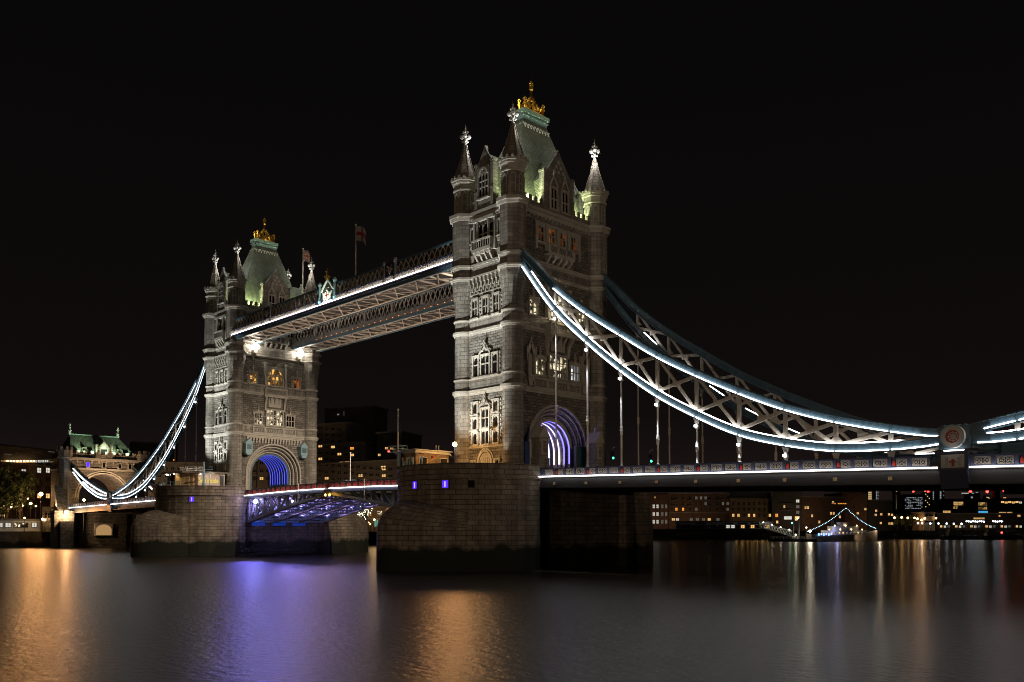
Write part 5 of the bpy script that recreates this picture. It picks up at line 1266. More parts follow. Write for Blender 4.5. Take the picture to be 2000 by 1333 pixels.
ad = t_.nodes.new("ShaderNodeMath"); ad.operation = 'MULTIPLY_ADD'; ad.inputs[1].default_value = .3
t_.links.new(w2.outputs[0], ad.inputs[0]); t_.links.new(w1.outputs[0], ad.inputs[2])
bp = t_.nodes.new("ShaderNodeBump"); bp.inputs["Strength"].default_value = 1.0; bp.inputs["Distance"].default_value = .075
t_.links.new(ad.outputs[0], bp.inputs["Height"]); t_.links.new(bp.outputs[0], p_.inputs["Normal"])
# ripples of two sizes: a broad soft lobe and a narrower one
q_ = t_.nodes.new("ShaderNodeBsdfPrincipled"); q_.inputs["Base Color"].default_value = p_.inputs["Base Color"].default_value; q_.inputs["IOR"].default_value = 1.33; q_.inputs["Roughness"].default_value = .15
t_.links.new(bp.outputs[0], q_.inputs["Normal"]); mx_ = t_.nodes.new("ShaderNodeMixShader"); mx_.inputs[0].default_value = .56
t_.links.new(p_.outputs[0], mx_.inputs[1]); t_.links.new(q_.outputs[0], mx_.inputs[2]); t_.links.new(mx_.outputs[0], t_.nodes["Material Output"].inputs[0])
for b_ in (p_, q_): b_.inputs["Specular Tint"].default_value = (1, .92, .84, 1)
w = MB(); w.add([(-900, -400, 0), (900, -400, 0), (900, 900, 0), (-900, 900, 0)], [(0, 1, 2, 3)]); kind(w.build('river', m), 'structure')
BANK = [(-150, -420), (-150, 110), (-135, 250), (-112, 330), (-75, 425), (0, 452), (200, 490), (900, 620)]
GROUND = plain("ground_paving", (.11, .10, .09), .9, 0, .25, .5)
QUAY = stone("quay_wall", (.15, .13, .105), (.11, .095, .08), (.05, .045, .04), 1.4, .6, .04, .4, .6, .3, algae=(1.6, (.014, .018, .009)))
g = MB(); pts = BANK + [(900, 6000), (-6000, 6000), (-6000, -420)]
g.add([(x, y, 4.5) for x, y in pts], [tuple(range(len(pts)))]); kind(g.build('ground', GROUND), 'structure')
qw = thing('quay_wall', 'long dark stone quay wall along the far bank of the river', 'quay wall', (-150, 0, 0)); g = MB()
for (ax, ay), (bx, by) in zip(BANK, BANK[1:]):
    L = math.hypot(bx - ax, by - ay); nx, ny = (by - ay) / L, -(bx - ax) / L
    g.add([(ax + nx * .6, ay + ny * .6, -2), (bx + nx * .6, by + ny * .6, -2), (bx + nx * .6, by + ny * .6, 4.2), (ax + nx * .6, ay + ny * .6, 4.2)], [(0, 1, 2, 3)])
    g.add([(ax + nx * .75, ay + ny * .75, 4.2), (bx + nx * .75, by + ny * .75, 4.2), (bx - nx * .4, by - ny * .4, 4.7), (ax - nx * .4, ay - ny * .4, 4.7), (bx + nx * .75, by + ny * .75, 4.7), (ax + nx * .75, ay + ny * .75, 4.7)], [(0, 1, 4, 5), (5, 4, 2, 3)])
g.build('wall_face', QUAY, qw)

# ------------------------------------------------------------------ left shore tower of the bridge
t = thing('shore_tower', 'low stone shore tower with green lit roof at the far left end of the bridge', 'tower', (-142, 0, 0))
AX0, AX1 = -149, -136
w = MB(); r = 6.7; zs = 14.6
pts = [(-10.4, -2), (-r, -2), (-r, zs)] + [(-r * math.cos(PI * k / 20), zs + r * math.sin(PI * k / 20)) for k in range(21)] + [(r, zs), (r, -2), (11.6, -2), (11.6, 27.3), (-10.4, 27.3)]
w.prism_yz(pts, AX0, AX1); w.box(AX0, AX1 + .5, -6.7, 6.7, -2, 10.9); w.build('wall', GRANITE, t)
for y in (-10.6, 11.4):
    tr = MB(); tr.lathe(AX1 - .6, y, [(1.9, -2), (1.9, 9.5), (1.75, 10), (1.75, 25.4), (2.1, 25.8), (2.1, 28.0)], 8, PI / 8)
    for k in range(8):
        a = PI / 4 * k; tr.box(AX1 - .6 + 1.9 * math.cos(a) - .35, AX1 - .6 + 1.9 * math.cos(a) + .35, y + 1.9 * math.sin(a) - .35, y + 1.9 * math.sin(a) + .35, 28.0, 28.9)
    tr.build('corner_turret', ASHLAR, t)
b = MB(); b.box(AX1, AX1 + 3.5, -14.2, -9.0, -2, 10.6); b.prism_xz([(AX1, 10.6), (AX1 + 3.5, 10.6), (AX1 + .6, 17.8), (AX1, 17.8)], -13.4, -10.4)
b.box(AX1 + 3.5, AX1 + 5.0, -13.0, -9.6, -2, 7.5); b.build('buttress', GRANITE, t)
c = MB()
for z0, z1, p in ((22.6, 23.1, .3), (25.3, 26.1, .5)): c.box(AX0 - p, AX1 + p, -10.4 - p, 11.6 + p, z0, z1)
for k in range(11):
    u = -9.4 + 20 * k / 10; c.box(AX1 + .02, AX1 + .5, u - .45, u + .45, 27.3, 28.1)
    c.box(AX1 + .02, AX1 + .35, u - .2, u + .2, 24.6, 25.3)
for rr, dx in ((7.1, .25), (7.7, .12)):
    P_ = [(rr * math.cos(PI * k / 20), zs + rr * math.sin(PI * k / 20)) for k in range(21)]
    for p, q in zip(P_, P_[1:]): c.bar((AX1 + dx / 2, p[0], p[1]), (AX1 + dx / 2, q[0], q[1]), dx, .35, (0, 0.01, 1) if abs(p[1] - q[1]) < abs(p[0] - q[0]) else (0, 1, 0))
c.build('stone_trim', TRIM, t)
for u in (-4.5, 0, 4.5, 7.5):
    f = MB(); f.box(AX1 + .02, AX1 + .3, u - .6, u + .6, 23.2, 25.0); f = f.build('window', TRIM, t); g = MB(); g.box(AX1 + .3, AX1 + .34, u - .4, u + .4, 23.4, 24.8); g.build('pane', VWIN if u == -4.5 else GLASS, f)
rf = MB(); y0, y1, ry0, ry1 = -9.4, 8.9, -7.5, 6.2
def rr_(y0, y1, xh, z): return [(-142.5 - xh, y0, z), (-142.5 + xh, y0, z), (-142.5 + xh, y1, z), (-142.5 - xh, y1, z)]
lv = [rr_(y0, y1, 6.0, 27.4), rr_(y0 + .55, y1 - .55, 5.0, 28.9), rr_(ry0, ry1, .5, 33.1)]
rf.add(sum(lv, []), [(4 * k + i, 4 * k + (i + 1) % 4, 4 * k + 4 + (i + 1) % 4, 4 * k + 4 + i) for k in range(2) for i in range(4)] + [(0, 3, 2, 1), (8, 9, 10, 11)])
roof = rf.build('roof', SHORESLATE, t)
rg = MB(); rg.box(-142.9, -142.1, ry0, ry1, 33.05, 33.5); rg.build('ridge', COPPER, roof)
for y in (ry0, ry1):
    f = MB(); f.lathe(-142.5, y, [(.75, 32.2), (.42, 33.4), (.35, 34.2), (.5, 34.4), (.2, 34.6), (.2, 35.2), (.5, 35.4), (.15, 35.7), (.35, 36.1), (.05, 36.6)], 8); f.build('finial', SILVER, roof)
d = MB(); d.prism_yz([(-1.9, 26.2), (1.7, 26.2), (1.7, 29.2), (-.1, 31.2), (-1.9, 29.2)], AX1 - 4, AX1 + .35)
for y in (-2.1, 1.9): d.box(AX1 - .6, AX1 + .6, y - .35, y + .35, 26.2, 30.2)
dm = d.build('dormer', ASHLAR, t); d = MB(); d.box(AX1 + .36, AX1 + .4, -.9, .7, 27.2, 28.8); d.build('dormer_window', GLASS, dm)
for y in (-5.2, 4.7):
    d = MB(); d.box(-139.5, AX1 - .7, y - .7, y + .7, 27.4, 29.2); dd = d.build('small_dormer', SLATE, roof)
d = MB(); d.box(AX1 + .55, AX1 + 1.0, -2.6, 2.6, 3.4, 7.0); d = d.build('landing_arch', TRIM, t)
m_ = MB(); m_.prism_yz([(-2.2, 3.6), (2.2, 3.6), (2.2, 5.2)] + [(2.2 * math.cos(PI * k / 12), 5.0 + 1.7 * math.sin(PI * k / 12)) for k in range(1, 12)] + [(-2.2, 5.2)], AX1 + 1.0, AX1 + 1.06); m_.build('lit_opening', emit("landing_glow", (1, .58, .24), .40, False), t)
for y in (-6.5, -3.2, 0, 3.2, 6.5): spot((AX1 + 3.2, y, 26.6), (-141.5, y, 33.4), 4200, (.76, 1, .62), 50, .9, .2); 
for y in (-7, 6): point((-147, y, 28.4), 200, (.66, 1, .48), .2)
spot((-133.5, -13.5, 11.5), (AX1, -11, 20), 9000, (1, .60, .30), 90, .8, .2); point((-131.0, -11.5, 9.4), 2500, (1, .62, .32), .3); spot((-130.6, -11.6, 10.1), (60, -60, 0), 9000, (1, .40, .13), 60, .6, .5)
spot((-128, 0, 13.5), (AX1, 0, 22), 13000, (1, .62, .34), 100, .8, .3)
l = thing('wall_lamp', 'glaring warm lamp on the buttress of the left shore tower', 'lamp', (-131.6, -11.5, 10)); q = MB(); q.box(-132.4, -131.9, -11.8, -11.2, 9.6, 10.6); q.build('bracket', DARK, l); q = MB(); q.blob(-131.4, -11.4, 10.1, .55, .55, 10); q.build('lens', BULB, l)
point((-137.2, -3.5, 17.5), 180, (.35, .15, 1), .2)

# ------------------------------------------------------------------ buildings
class Facade:
    """a building whose front runs between two surveyed points; fronts are measured from sightings"""
    def __init__(s, name, label, cat, x0, d0, x1, d1, ytop, depth, wall, group=None, zb=4.5, roof=None, roof_over=.4):
        a = at(x0, 1030, d0); b = at(x1, 1030, d1); a.z = b.z = 0
        s.a = a; s.u = (b - a).normalized(); s.L = (b - a).length; s.n = Vector((s.u.y, -s.u.x, 0))
        if s.n.dot(CAM - a) < 0: s.n = -s.n
        xm = (x0 + x1) / 2; s.ztop = s.pt(xm, ytop)[1]; s.zb = zb
        c = a + s.u * (s.L / 2); s.root = thing(name, label, cat, (c.x, c.y, zb), group=group)
        w = MB(s.T); w.box(0, s.L, -depth, 0, zb, s.ztop); s.wall = w.build('wall', wall, s.root)
        if roof:
            q = MB(s.T); q.box(-roof_over, s.L + roof_over, -depth - roof_over, roof_over, s.ztop, s.ztop + .5); q.build('roof', roof, s.root)
        s.depth = depth
    def T(s, u, w, z): p = s.a + s.u * u + s.n * w; return (p.x, p.y, z)
    def pt(s, x, y):
        r = ray(x, y); t = (s.a - CAM).dot(s.n) / r.dot(s.n); p = CAM + r * t; return (p - s.a).dot(s.u), p.z
    def win(s, x, y, wpx, hpx, mat, frame=True, name='window'):
        u0, z1 = s.pt(x - wpx / 2, y - hpx / 2); u1, z0 = s.pt(x + wpx / 2, y + hpx / 2)
        u0, u1 = sorted((u0, u1)); z0, z1 = sorted((z0, z1))
        if z0 < s.zb + .1: z0 = s.zb + .1
        f = MB(s.T); t = .16
        f.box(u0 - t, u0, 0, .18, z0 - t, z1 + t); f.box(u1, u1 + t, 0, .18, z0 - t, z1 + t); f.box(u0, u1, 0, .18, z1, z1 + t); f.box(u0, u1, 0, .22, z0 - t, z0)
        um = (u0 + u1) / 2; f.box(um - .06, um + .06, .04, .14, z0, z1); zm = z0 + (z1 - z0) * .5; f.box(u0, um - .06, .04, .14, zm - .05, zm + .05); f.box(um + .06, u1, .04, .14, zm - .05, zm + .05)
        o = f.build(name, FRAMEM, s.root); g = MB(s.T); g.box(u0, u1, .01, .04, z0, z1); g.build('pane', mat, o); return o
    def wins(s, x, y, w, h, mat, n):
        for k in range(n): s.win(x - w / 2 + w * (k + .5) / n, y, w / n * .82, h, mat)
    def box(s, name, x0, x1, y0, y1, w0, w1, mat):
        u0, za = s.pt(x0, y1); u1, zc = s.pt(x1, y0); q = MB(s.T); q.box(*sorted((u0, u1)), w0, w1, max(min(za, zc), s.zb), max(za, zc)); return q.build(name, mat, s.root)
FRAMEM = plain("window_frame", (.16, .14, .115), .7)
rnd = random.Random(11)
# the stepped concrete hotel behind the farther tower
HW = stone("hotel_concrete", (.155, .13, .105), (.14, .118, .095), (.10, .085, .07), 3.2, 1.4, .05, .1, .2, .2)
hotel_lit = {(629, 869), (667, 879), (654, 893), (694, 890), (706, 902), (668, 904), (679, 903), (749, 912), (705, 928), (741, 888)}
blocks = [('lowest and widest block', 590, 330, 778, 305, 905, 22), ('middle block', 590, 338, 713, 325, 869, 16), ('upper block', 590, 343, 675, 333, 830, 14)]
hf = []
for nm, x0, d0, x1, d1, yt, dp in blocks:
    F = Facade('hotel_block', 'dim brown concrete hotel, its %s, behind the farther tower' % nm, 'building', x0, d0, x1, d1, yt, dp, HW, 'stepped blocks of the concrete hotel', roof=CONC); hf.append(F)
for bi, F in enumerate(hf):
    rows = {0: [(913, .3), (926, .4), (939, .3), (952, 0)], 1: [(877, .3), (890, .5), (902, .3)], 2: [(842, 0), (854, 0), (865, .2)]}[bi]
    x1 = {0: 772, 1: 708, 2: 670}[bi]
    for y, pr_ in rows:
        x = 626.0
        while x < x1:
            yy = y + (x - 700) * .07
            lit = rnd.random() < pr_ * .35
            F.win(x, yy, 7.5, 4.2, rnd.choice((FAR_WARM, FAR_WARM, FAR_ORANGE)) if lit else GLASS); x += 12.4
for x, y in ((749, 912), (705, 928), (668, 904), (678, 903)):
    hf[0 if y > 905 else 1].win(x, y + 1, 9, 4.5, FAR_WARM)
F = Facade('rooftop_plant', 'dark plant rooms on top of the concrete hotel', 'building', 632, 349, 728, 342, 797, 12, DARKCONC, roof=CONC)
F.win(672, 808, 1.6, 8, FAR_GREY); F.win(661, 810, 3.5, 2, FAR_PALE); F.win(701, 844, 3, 5, FAR_ORANGE)
F = Facade('apartment_block', 'dark apartment block right of the concrete hotel', 'building', 735, 322, 784, 318, 846, 15, DARKCONC, roof=CONC)
for x, y in ((741, 889), (755, 876), (765, 877), (774, 914), (764, 901), (742, 852), (756, 853)): F.win(x, y, 5, 4, FAR_WARM if y > 860 else GLASS)
F = Facade('apartment_block', 'brown riverside block seen behind the left chain and below the farther tower', 'building', 255, 330, 402, 338, 905, 18, HW, roof=CONC)
for k in range(11):
    for y in (917, 930, 944, 958): F.win(262 + k * 12.5, y, 6, 4.5, GLASS if rnd.random() > .14 else FAR_WARM)
F = Facade('office_block', 'unlit office slab rising behind the left chain', 'building', 255, 372, 345, 380, 866, 18, DARKCONC, roof=CONC)
for k in range(6): F.win(285 + k * 11, 899, 4, 2.5, FAR_ORANGE if k in (1, 3, 5) else GLASS)
F = Facade('hotel_wing', 'hotel wing glimpsed through the arch of the farther tower', 'building', 470, 340, 600, 336, 862, 15, HW, roof=CONC)
for k in range(9):
    for y in (890, 905, 920, 935): F.win(486 + k * 12.5, y, 7, 5, GLASS if rnd.random() > .1 else FAR_WARM)
# the brick office building at the far left
F = Facade('brick_offices', 'brick office building with glowing arched windows at far left', 'building', -20, 285, 128, 318, 909, 24, BRICK, roof=CONC)
for x, y in ((76, 919), (93, 919)):
    F.win(x, y, 7.5, 10, FAR_PALE); F.win(x, y + 18, 7.5, 9, GLASS); F.win(x, y + 35, 7.5, 8, GLASS); F.win(x, y + 50, 7.5, 9, FAR_WARM)
F.win(46, 919, 9, 4, FAR_PALE)
F.box('pilaster', 54, 69, 905, 978, .02, .35, BUFF); F.box('pilaster', 84, 85.5, 905, 978, .02, .3, BUFF)
for x in (10, 26, 40): F.win(x, 935, 7, 9, GLASS); F.win(x, 952, 7, 9, GLASS)
F2 = Facade('glazed_attic', 'set-back glazed top floor with bright strip lights above the brick offices', 'building', -20, 290, 126, 322, 876, 14, DARKCONC, zb=20, roof=DARK)
for k in range(15): F2.win(4 + k * 7.2, 902.5 - k * .12, 6, 5, FAR_WARM if k < 9 else FAR_PALE)
for k, (x, w_) in enumerate(((15, 13), (43, 17), (73, 17), (100, 12))): F2.win(x, 888 - k * 1.6, w_, 2.2, FAR_PALE)
for k in range(9):
    x = 12 + k * 6.5; p = F2.a + F2.u * F2.pt(x, 900)[0] + F2.n * .6
    o = thing('eaves_lamp', 'warm lamp in the row along the brick offices, number %s from the left' % ('one', 'two', 'three', 'four', 'five', 'six', 'seven', 'eight', 'nine')[k], 'lamp', (p.x, p.y, F2.pt(x, 900)[1]), group='lamps along the brick offices'); q = MB(); q.blob(p.x, p.y, F2.pt(x, 901)[1], .28); q.build('bulb', LAMP_S, o) if 'LAMP_S' in globals() else q.build('bulb', emit("eaves_bulb", (1, .62, .25), 12.0, False), o); globals().setdefault('LAMP_S', MATS["eaves_bulb"])
for x, y, w_ in ((20, 985, 600), (100, 975, 2000)): pp = at(x, y, 268); point(pp, w_, (1, .55, .22), .4)
for x, w_ in ((30, 60000), (92, 60000)): a = at(x, 1020, 262); spot(a, F.T(F.pt(x, 920)[0], 0, 22), w_, (1, .56, .24), 80, .8, .4)  # added spots brightening the brick front
# riverside restaurant and terrace
F = Facade('riverside_restaurant', 'low white restaurant with bright windows on the left quay', 'restaurant', -30, 258, 80, 263, 1017, 9, WHITEP, roof=GREYP, roof_over=.8)
for x, w_, mt in ((2, 6, FAR_PALE), (16, 10, FAR_PALE), (34, 11, R_PALE), (48, 12, GLASS), (67, 9, FAR_PALE)): F.win(x, 1026, w_, 8, mt)
point(at(30, 1022, 255), 120, (1, .85, .6), .3)
F = Facade('stair_turret', 'arched brown stone stair beside the left shore tower', 'building', 82, 258, 113, 259, 990, 7, GRANITE)
F.win(100, 1026, 4, 9, FAR_WARM); F.win(93, 1008, 12, 13, GLASS)
F = Facade('terrace_house', 'white gabled end building at the far left edge of the quay', 'building', -20, 268, 10, 270, 1004, 8, WHITEP, roof=GREYP)
F.win(4, 1012, 6, 5, GLASS)
LAMPN = [0]
def quay_lamp(px, py, d, zb, r, mat, watts, col, label, group, river=0):
    p = at(px, py, d); t = thing('street_lamp', label, 'street lamp', (p.x, p.y, zb), group=group)
    if p.z - r > zb + .2: m = MB(); m.tube((p.x, p.y, zb), (p.x, p.y, p.z - r * .8), .09, .06, 6); m.build('lamp_post', DARK, t)
    g = MB(); g.blob(p.x, p.y, p.z, r, r, 8); g.build('lamp_globe', mat, t, smooth=True)
    if watts: point(p, watts, col, r * 1.3)
    if river: spot(p + (CAM - p).normalized() * (r + .2), CAM - Vector((40, 0, 6)), river, (1, .40, .13), 70, .6, r)  # extra beam added toward the river to strengthen the lamp's streak
WG = emit("quay_globe", (1, .60, .25), 13.0, False); WGW = emit("quay_globe_white", (1, .88, .68), 13.0, False); WGC = emit("quay_globe_cool", (.82, .92, 1), 10.0, False)
G1 = 'lamps on the left bank'
for px, py, d, r, wt, lb in ((80, 965.5, 262, .62, 1800, 'large glowing street lamp between the brick offices and the shore tower'), (60, 984, 268, .42, 900, 'street lamp left of the stair beside the shore tower'), (164, 977, 252, .40, 500, 'orange lamp beyond the left deck by the shore tower'),
                         (83, 1014.5, 256, .34, 300, 'left globe of the twin lamp before the arched stair'), (87.5, 1016, 256, .34, 300, 'right globe of the twin lamp before the arched stair'), (54, 974, 275, .3, 0, 'small lamp seen through the tree edge at left'),
                         (14, 978, 272, .3, 0, 'upper small lamp within the dark tree at left'), (8, 988, 272, .28, 0, 'lower small lamp within the dark tree at left'), (22, 991, 272, .25, 0, 'faint lamp at the foot of the dark tree'), (33, 983, 270, .25, 0, 'small lamp just right of the dark tree trunk'), (44, 988, 270, .25, 0, 'small low lamp left of the big street lamp'), (70, 989, 266, .25, 0, 'small low lamp below the big street lamp'), (105, 972, 264, .3, 1200, 'warm lamp close beside the shore tower buttress'), (48, 1012, 258, .25, 250, 'terrace lamp in front of the white restaurant')):
    quay_lamp(px, py, d, 4.5, r, WG, wt, (1, .56, .22), lb, G1, 15000 if px == 80 else 6000 if px == 60 else 0)
# gap between the two piers: trees hung with lights, shopfronts
F = Facade('quayside_shops', 'lit quayside shopfronts seen between the two piers', 'building', 690, 296, 800, 290, 992, 12, BUFF, roof=CONC)
for x, y, w_, h_, mt in ((749, 979.5, 15, 5, FAR_ORANGE), (719, 1005, 3, 9, FAR_WARM), (724, 1005, 2.5, 8, FAR_WARM), (735, 1022, 8, 14, emit("green_doorway", (.35, .8, .5), .35, False)), (748, 1025, 6, 10, emit("green_doorway_dim", (.2, .45, .28), .15, False)), (757, 1005, 5, 6, FAR_WARM), (742, 1002, 9, 7, R_PALE)): F.win(x, y, w_, h_, mt)
F.box('column', 751, 755, 994, 1040, .05, .9, BUFF); F.box('column', 727, 731, 1016, 1040, .05, .5, BUFF); F.box('balcony_slab', 700, 775, 1012, 1016, .05, 1.2, CONC)
quay_lamp(731, 1015.5, 287, 4.5, .32, WG, 700, (1, .6, .25), 'orange lamp above the green shop door between the piers', 'lamps between the piers')
for k in range(5): quay_lamp(711 + k * 3, 1021 + (k % 3) * 3, 286, 4.5, .17, WG, 0, (1, .6, .25), ('small warm terrace light between the piers, %s of five' % ('first', 'second', 'third', 'fourth', 'last')[k]), 'lamps between the piers')
def tree(x, y, zb, h, rad, label, leaf=LEAF, n=1500, seed=1, lights=None, group=None, lr=.45):
    rg = random.Random(seed); t = thing('tree', label, 'tree', (x, y, zb), group=group)
    m = MB(); m.tube((x, y, zb), (x + .2, y, zb + h * .35), h * .028, h * .02, 8)
    limbs = []
    for k in range(9):
        a = rg.uniform(0, 2 * PI); z0 = zb + h * rg.uniform(.25, .45); e = Vector((x + rad * .7 * math.cos(a) * rg.uniform(.4, 1), y + rad * .7 * math.sin(a) * rg.uniform(.4, 1), zb + h * rg.uniform(.55, .9)))
        m.tube((x + .1, y, z0), tuple(e), h * .012, h * .004, 5); limbs.append(e)
    m.build('trunk', BARK, t)
    c = MB(); cl = [(Vector((x + rg.gauss(0, rad * .45), y + rg.gauss(0, rad * .45), zb + h * rg.uniform(.38, .93))), rg.uniform(.18, .4) * rad) for _ in range(26)] + [(e, rad * .3) for e in limbs]
    lim = lambda p: ((p.x - x) / rad) ** 2 + ((p.y - y) / rad) ** 2 + ((p.z - zb - h * .64) / (h * .38)) ** 2
    for _ in range(n):
        ce, r_ = rg.choice(cl); d = Vector((rg.gauss(0, 1), rg.gauss(0, 1), rg.gauss(0, 1))).normalized(); p = ce + d * r_ * rg.uniform(.5, 1.1)
        if lim(p) > 1.15: continue
        s = rg.uniform(.5, 1.1) * lr; a = Vector((rg.gauss(0, 1), rg.gauss(0, 1), rg.gauss(0, 1))).normalized() * s; b = a.cross(d).normalized() * s * .7
        c.add([tuple(p - a), tuple(p - b * .8), tuple(p + a), tuple(p + b)], [(0, 1, 2, 3)])
    c.build('crown', leaf, t)
    if lights:
        mat, k = lights
        for _ in range(k):
            ce, r_ = rg.choice(cl); d = Vector((rg.gauss(0, 1), rg.gauss(0, 1), rg.gauss(0, 1))).normalized(); p = ce + d * r_ * rg.uniform(.7, 1.2)
            q = MB(); q.blob(p.x, p.y, p.z, .13, .13, 5); q.build('fairy_light', mat, t)
    return t
FAIRY = emit("fairy_light", (1, .88, .66), 8.0, False)
for k, (px, d, h, rd, lb) in enumerate(((12, 268, 21, 6.5, 'large dark tree beside the restaurant at far left'), (38, 272, 19, 5.5, 'dark tree left of the big street lamp at far left'), (-8, 266, 17, 6, 'tree cut by the left edge of the picture'))):
    p = at(px, 1030, d); tree(p.x, p.y, 4.5, h, rd, lb, n=2600, seed=20 + k, group='trees on the left quay')
for k, (px, d, h, rd, lb) in enumerate(((705, 286, 13, 3.2, 'tree sparkling with white fairy lights between the piers'), (711, 283, 9, 2.3, 'smaller tree wrapped in bright fairy lights before the shops'))):
    p = at(px, 1030, d); tree(p.x, p.y, 4.5, h, rd, lb, n=500, seed=40 + k, lights=(FAIRY, 70), group='fairy-lit trees between the piers', lr=.35)
# ------------------------------------------------------------------ right bank
R_FARY = room('far_office', (1, .62, .20), .9, .35, .12, 6)
F = Facade('warehouse', 'dark brick warehouse with three rows of pale windows nearest the nearer pier', 'building', 1255, 424, 1305, 428, 966, 20, BRICK, roof=DARK)
for x in (1276.5, 1284, 1293.5, 1301):
    for y in (989.5, 1004.5, 1019.5): F.win(x, y, 3.8, 7, FAR_PALE if x < 1290 else FAR_GREY)
F.win(1279, 972, 2, 3, FAR_WARM)
F = Facade('warehouse', 'long dark brick warehouse with balconies and two glowing orange windows', 'building', 1306, 428, 1427, 432, 965, 20, BRICK, roof=CONC)
for k, x in enumerate((1313, 1321, 1334, 1347, 1360, 1369, 1378, 1387, 1400, 1412, 1421)):
    for y in (973, 984, 995):
        mt = FAR_ORANGE if (y == 995 and k in (1, 2)) else FAR_GREY if k in (4, 5, 6, 9, 10) and rnd.random() < .75 else GLASS
        F.win(x, y, 4, 5.5, mt)
F.box('stone_ledge', 1306, 1427, 1001, 1002.5, .02, .3, CONC)
for x in (1315, 1346, 1381, 1401): F.box('balcony', x - 4, x + 4, 977, 978.2, .05, 1.2, GREYP); F.box('balcony', x - 4, x + 4, 988, 989.2, .05, 1.2, GREYP)
for x, mt in ((1315, FAR_WARM), (1323, FAR_PALE), (1350, FAR_GREY), (1362, FAR_GREY), (1374, FAR_GREY), (1385, FAR_WARM), (1402, FAR_GREY)): F.win(x, 1015, 6, 4, mt)
F = Facade('warehouse', 'amber floodlit warehouse with dark blue roof in the row on the right bank', 'building', 1428, 430, 1508, 434, 974, 20, BUFF, roof=DARK)
F.box('mansard', 1430, 1507, 962, 974, -8, -.6, plain("blue_black_slate", (.02, .028, .045), .6))
for k in range(8):
    x = 1432 + k * 10.2
    for y in (984, 995): F.win(x, y, 4, 5, GLASS)
    F.win(x, 1007, 4.2, 5.5, FAR_WARM if k in (0, 1, 3, 4, 7) else GLASS)
    u, z = F.pt(x + 5, 1020); a = F.T(u, .8, 5.2); spot(a, F.T(u, .3, 22), 420, (1, .52, .12), 60, .8, .2)
    q = MB(F.T); q.box(u - .35, u + .35, .5, .9, 4.6, 5.4); q.build('uplight', LAMP_U, F.root) if 'LAMP_U' in globals() else q.build('uplight', emit("amber_uplight", (1, .55, .15), 5.0, False), F.root); globals().setdefault('LAMP_U', MATS["amber_uplight"])
F = Facade('apartment_block', 'modern apartment block with a bright corner bay right of the amber warehouse', 'building', 1509, 428, 1566, 424, 958, 18, DARKCONC, roof=CONC)
for y in (979, 990, 1001): F.win(1558, y, 6, 5.5, FAR_GREY if y > 985 else FAR_PALE)
F.win(1557, 1013, 9, 8, FAR_WARM); F.win(1539, 1012, 15, 6, FAR_PALE); F.win(1532, 990, 3, 5, FAR_WARM); F.win(1517, 1007, 5, 6, FAR_ORANGE); F.win(1518, 1020, 4, 5, FAR_WARM)
for y in (984, 996): F.box('balcony', 1525, 1548, y, y + 1.5, .05, 1.4, GREYP)
F = Facade('apartment_block', 'dark riverside flats with small lit windows behind the moored ship', 'building', 1567, 424, 1650, 432, 972, 18, BRICK, roof=CONC)
for x, y in ((1573, 992), (1578, 992), (1623, 1003), (1628, 1003), (1627, 982), (1600, 1020), (1586, 1008), (1640, 1010)): F.win(x, y, 3.5, 5, FAR_WARM)
for x in (1628, 1640, 1649): F.win(x, 984, 8, 2, FAR_ORANGE)
F = Facade('warehouse', 'tall gabled dark warehouse behind the mast of the moored ship', 'building', 1646, 436, 1694, 438, 963, 18, BRICK)
q = MB(F.T); q.prism([(-.6, .4, F.ztop), (F.L + .6, .4, F.ztop), (F.L * .75, .4, F.ztop + 1.8), (F.L * .25, .4, F.ztop + 1.8)], F.n * -18); q.build('roof', DARK, F.root)
for x, y in ((1690, 995), (1660, 1000), (1675, 1003), (1668, 990)): F.win(x, y, 4, 4, FAR_WARM if x > 1670 else GLASS)
F = Facade('apartment_block', 'dark block with a few amber windows left of the quay street lights', 'building', 1695, 440, 1744, 444, 978, 18, DARKCONC, roof=CONC)
for x, y in ((1710, 1006), (1721, 1005), (1736, 1005), (1742, 1006), (1711, 998), (1720, 1022), (1737, 1023), (1742, 1023)): F.win(x, y, 4, 4, FAR_WARM)
# street lights and lit trees on the quay at right
G2 = 'street lights along the right quay'
names = ['first', 'second', 'third', 'fourth', 'fifth', 'sixth', 'seventh', 'eighth', 'ninth', 'tenth', 'eleventh', 'twelfth', 'thirteenth', 'fourteenth']
for k, (x, y) in enumerate(((1747, 1011.5), (1761, 1011), (1773, 1012), (1786.5, 1012), (1792, 1013.5), (1800, 1016), (1806, 1013), (1828, 1012.5))):
    quay_lamp(x, y, 462, 4.5, .52, WG, 400 if k in (1, 3, 5) else 0, (1, .5, .16), '%s orange street light from the left along the right-hand quay' % names[k], G2)
for k, (x, y) in enumerate(((1793, 1022.5), (1801, 1022.5), (1817, 1023), (1833, 1023), (1849, 1023), (1863, 1023.5), (1878, 1023.5))):
    quay_lamp(x, y, 458, 4.5, .45, WGC, 0, (1, 1, 1), '%s cool white lamp from the left on the right-hand quay' % names[k], 'cool lamps along the right quay')
for k in range(14):
    quay_lamp(1888 + k * 4.2 + (k > 8) * 14, 1018.5 + (k % 3) * .4, 466, 4.5, .4, WGC, 0, (1, 1, 1), '%s bluish terrace light from the left under the glassy offices' % names[k], 'bluish terrace lights at far right')
OLEAF = plain("lit_foliage", (.10, .07, .02), .8, 0, .4, .8)
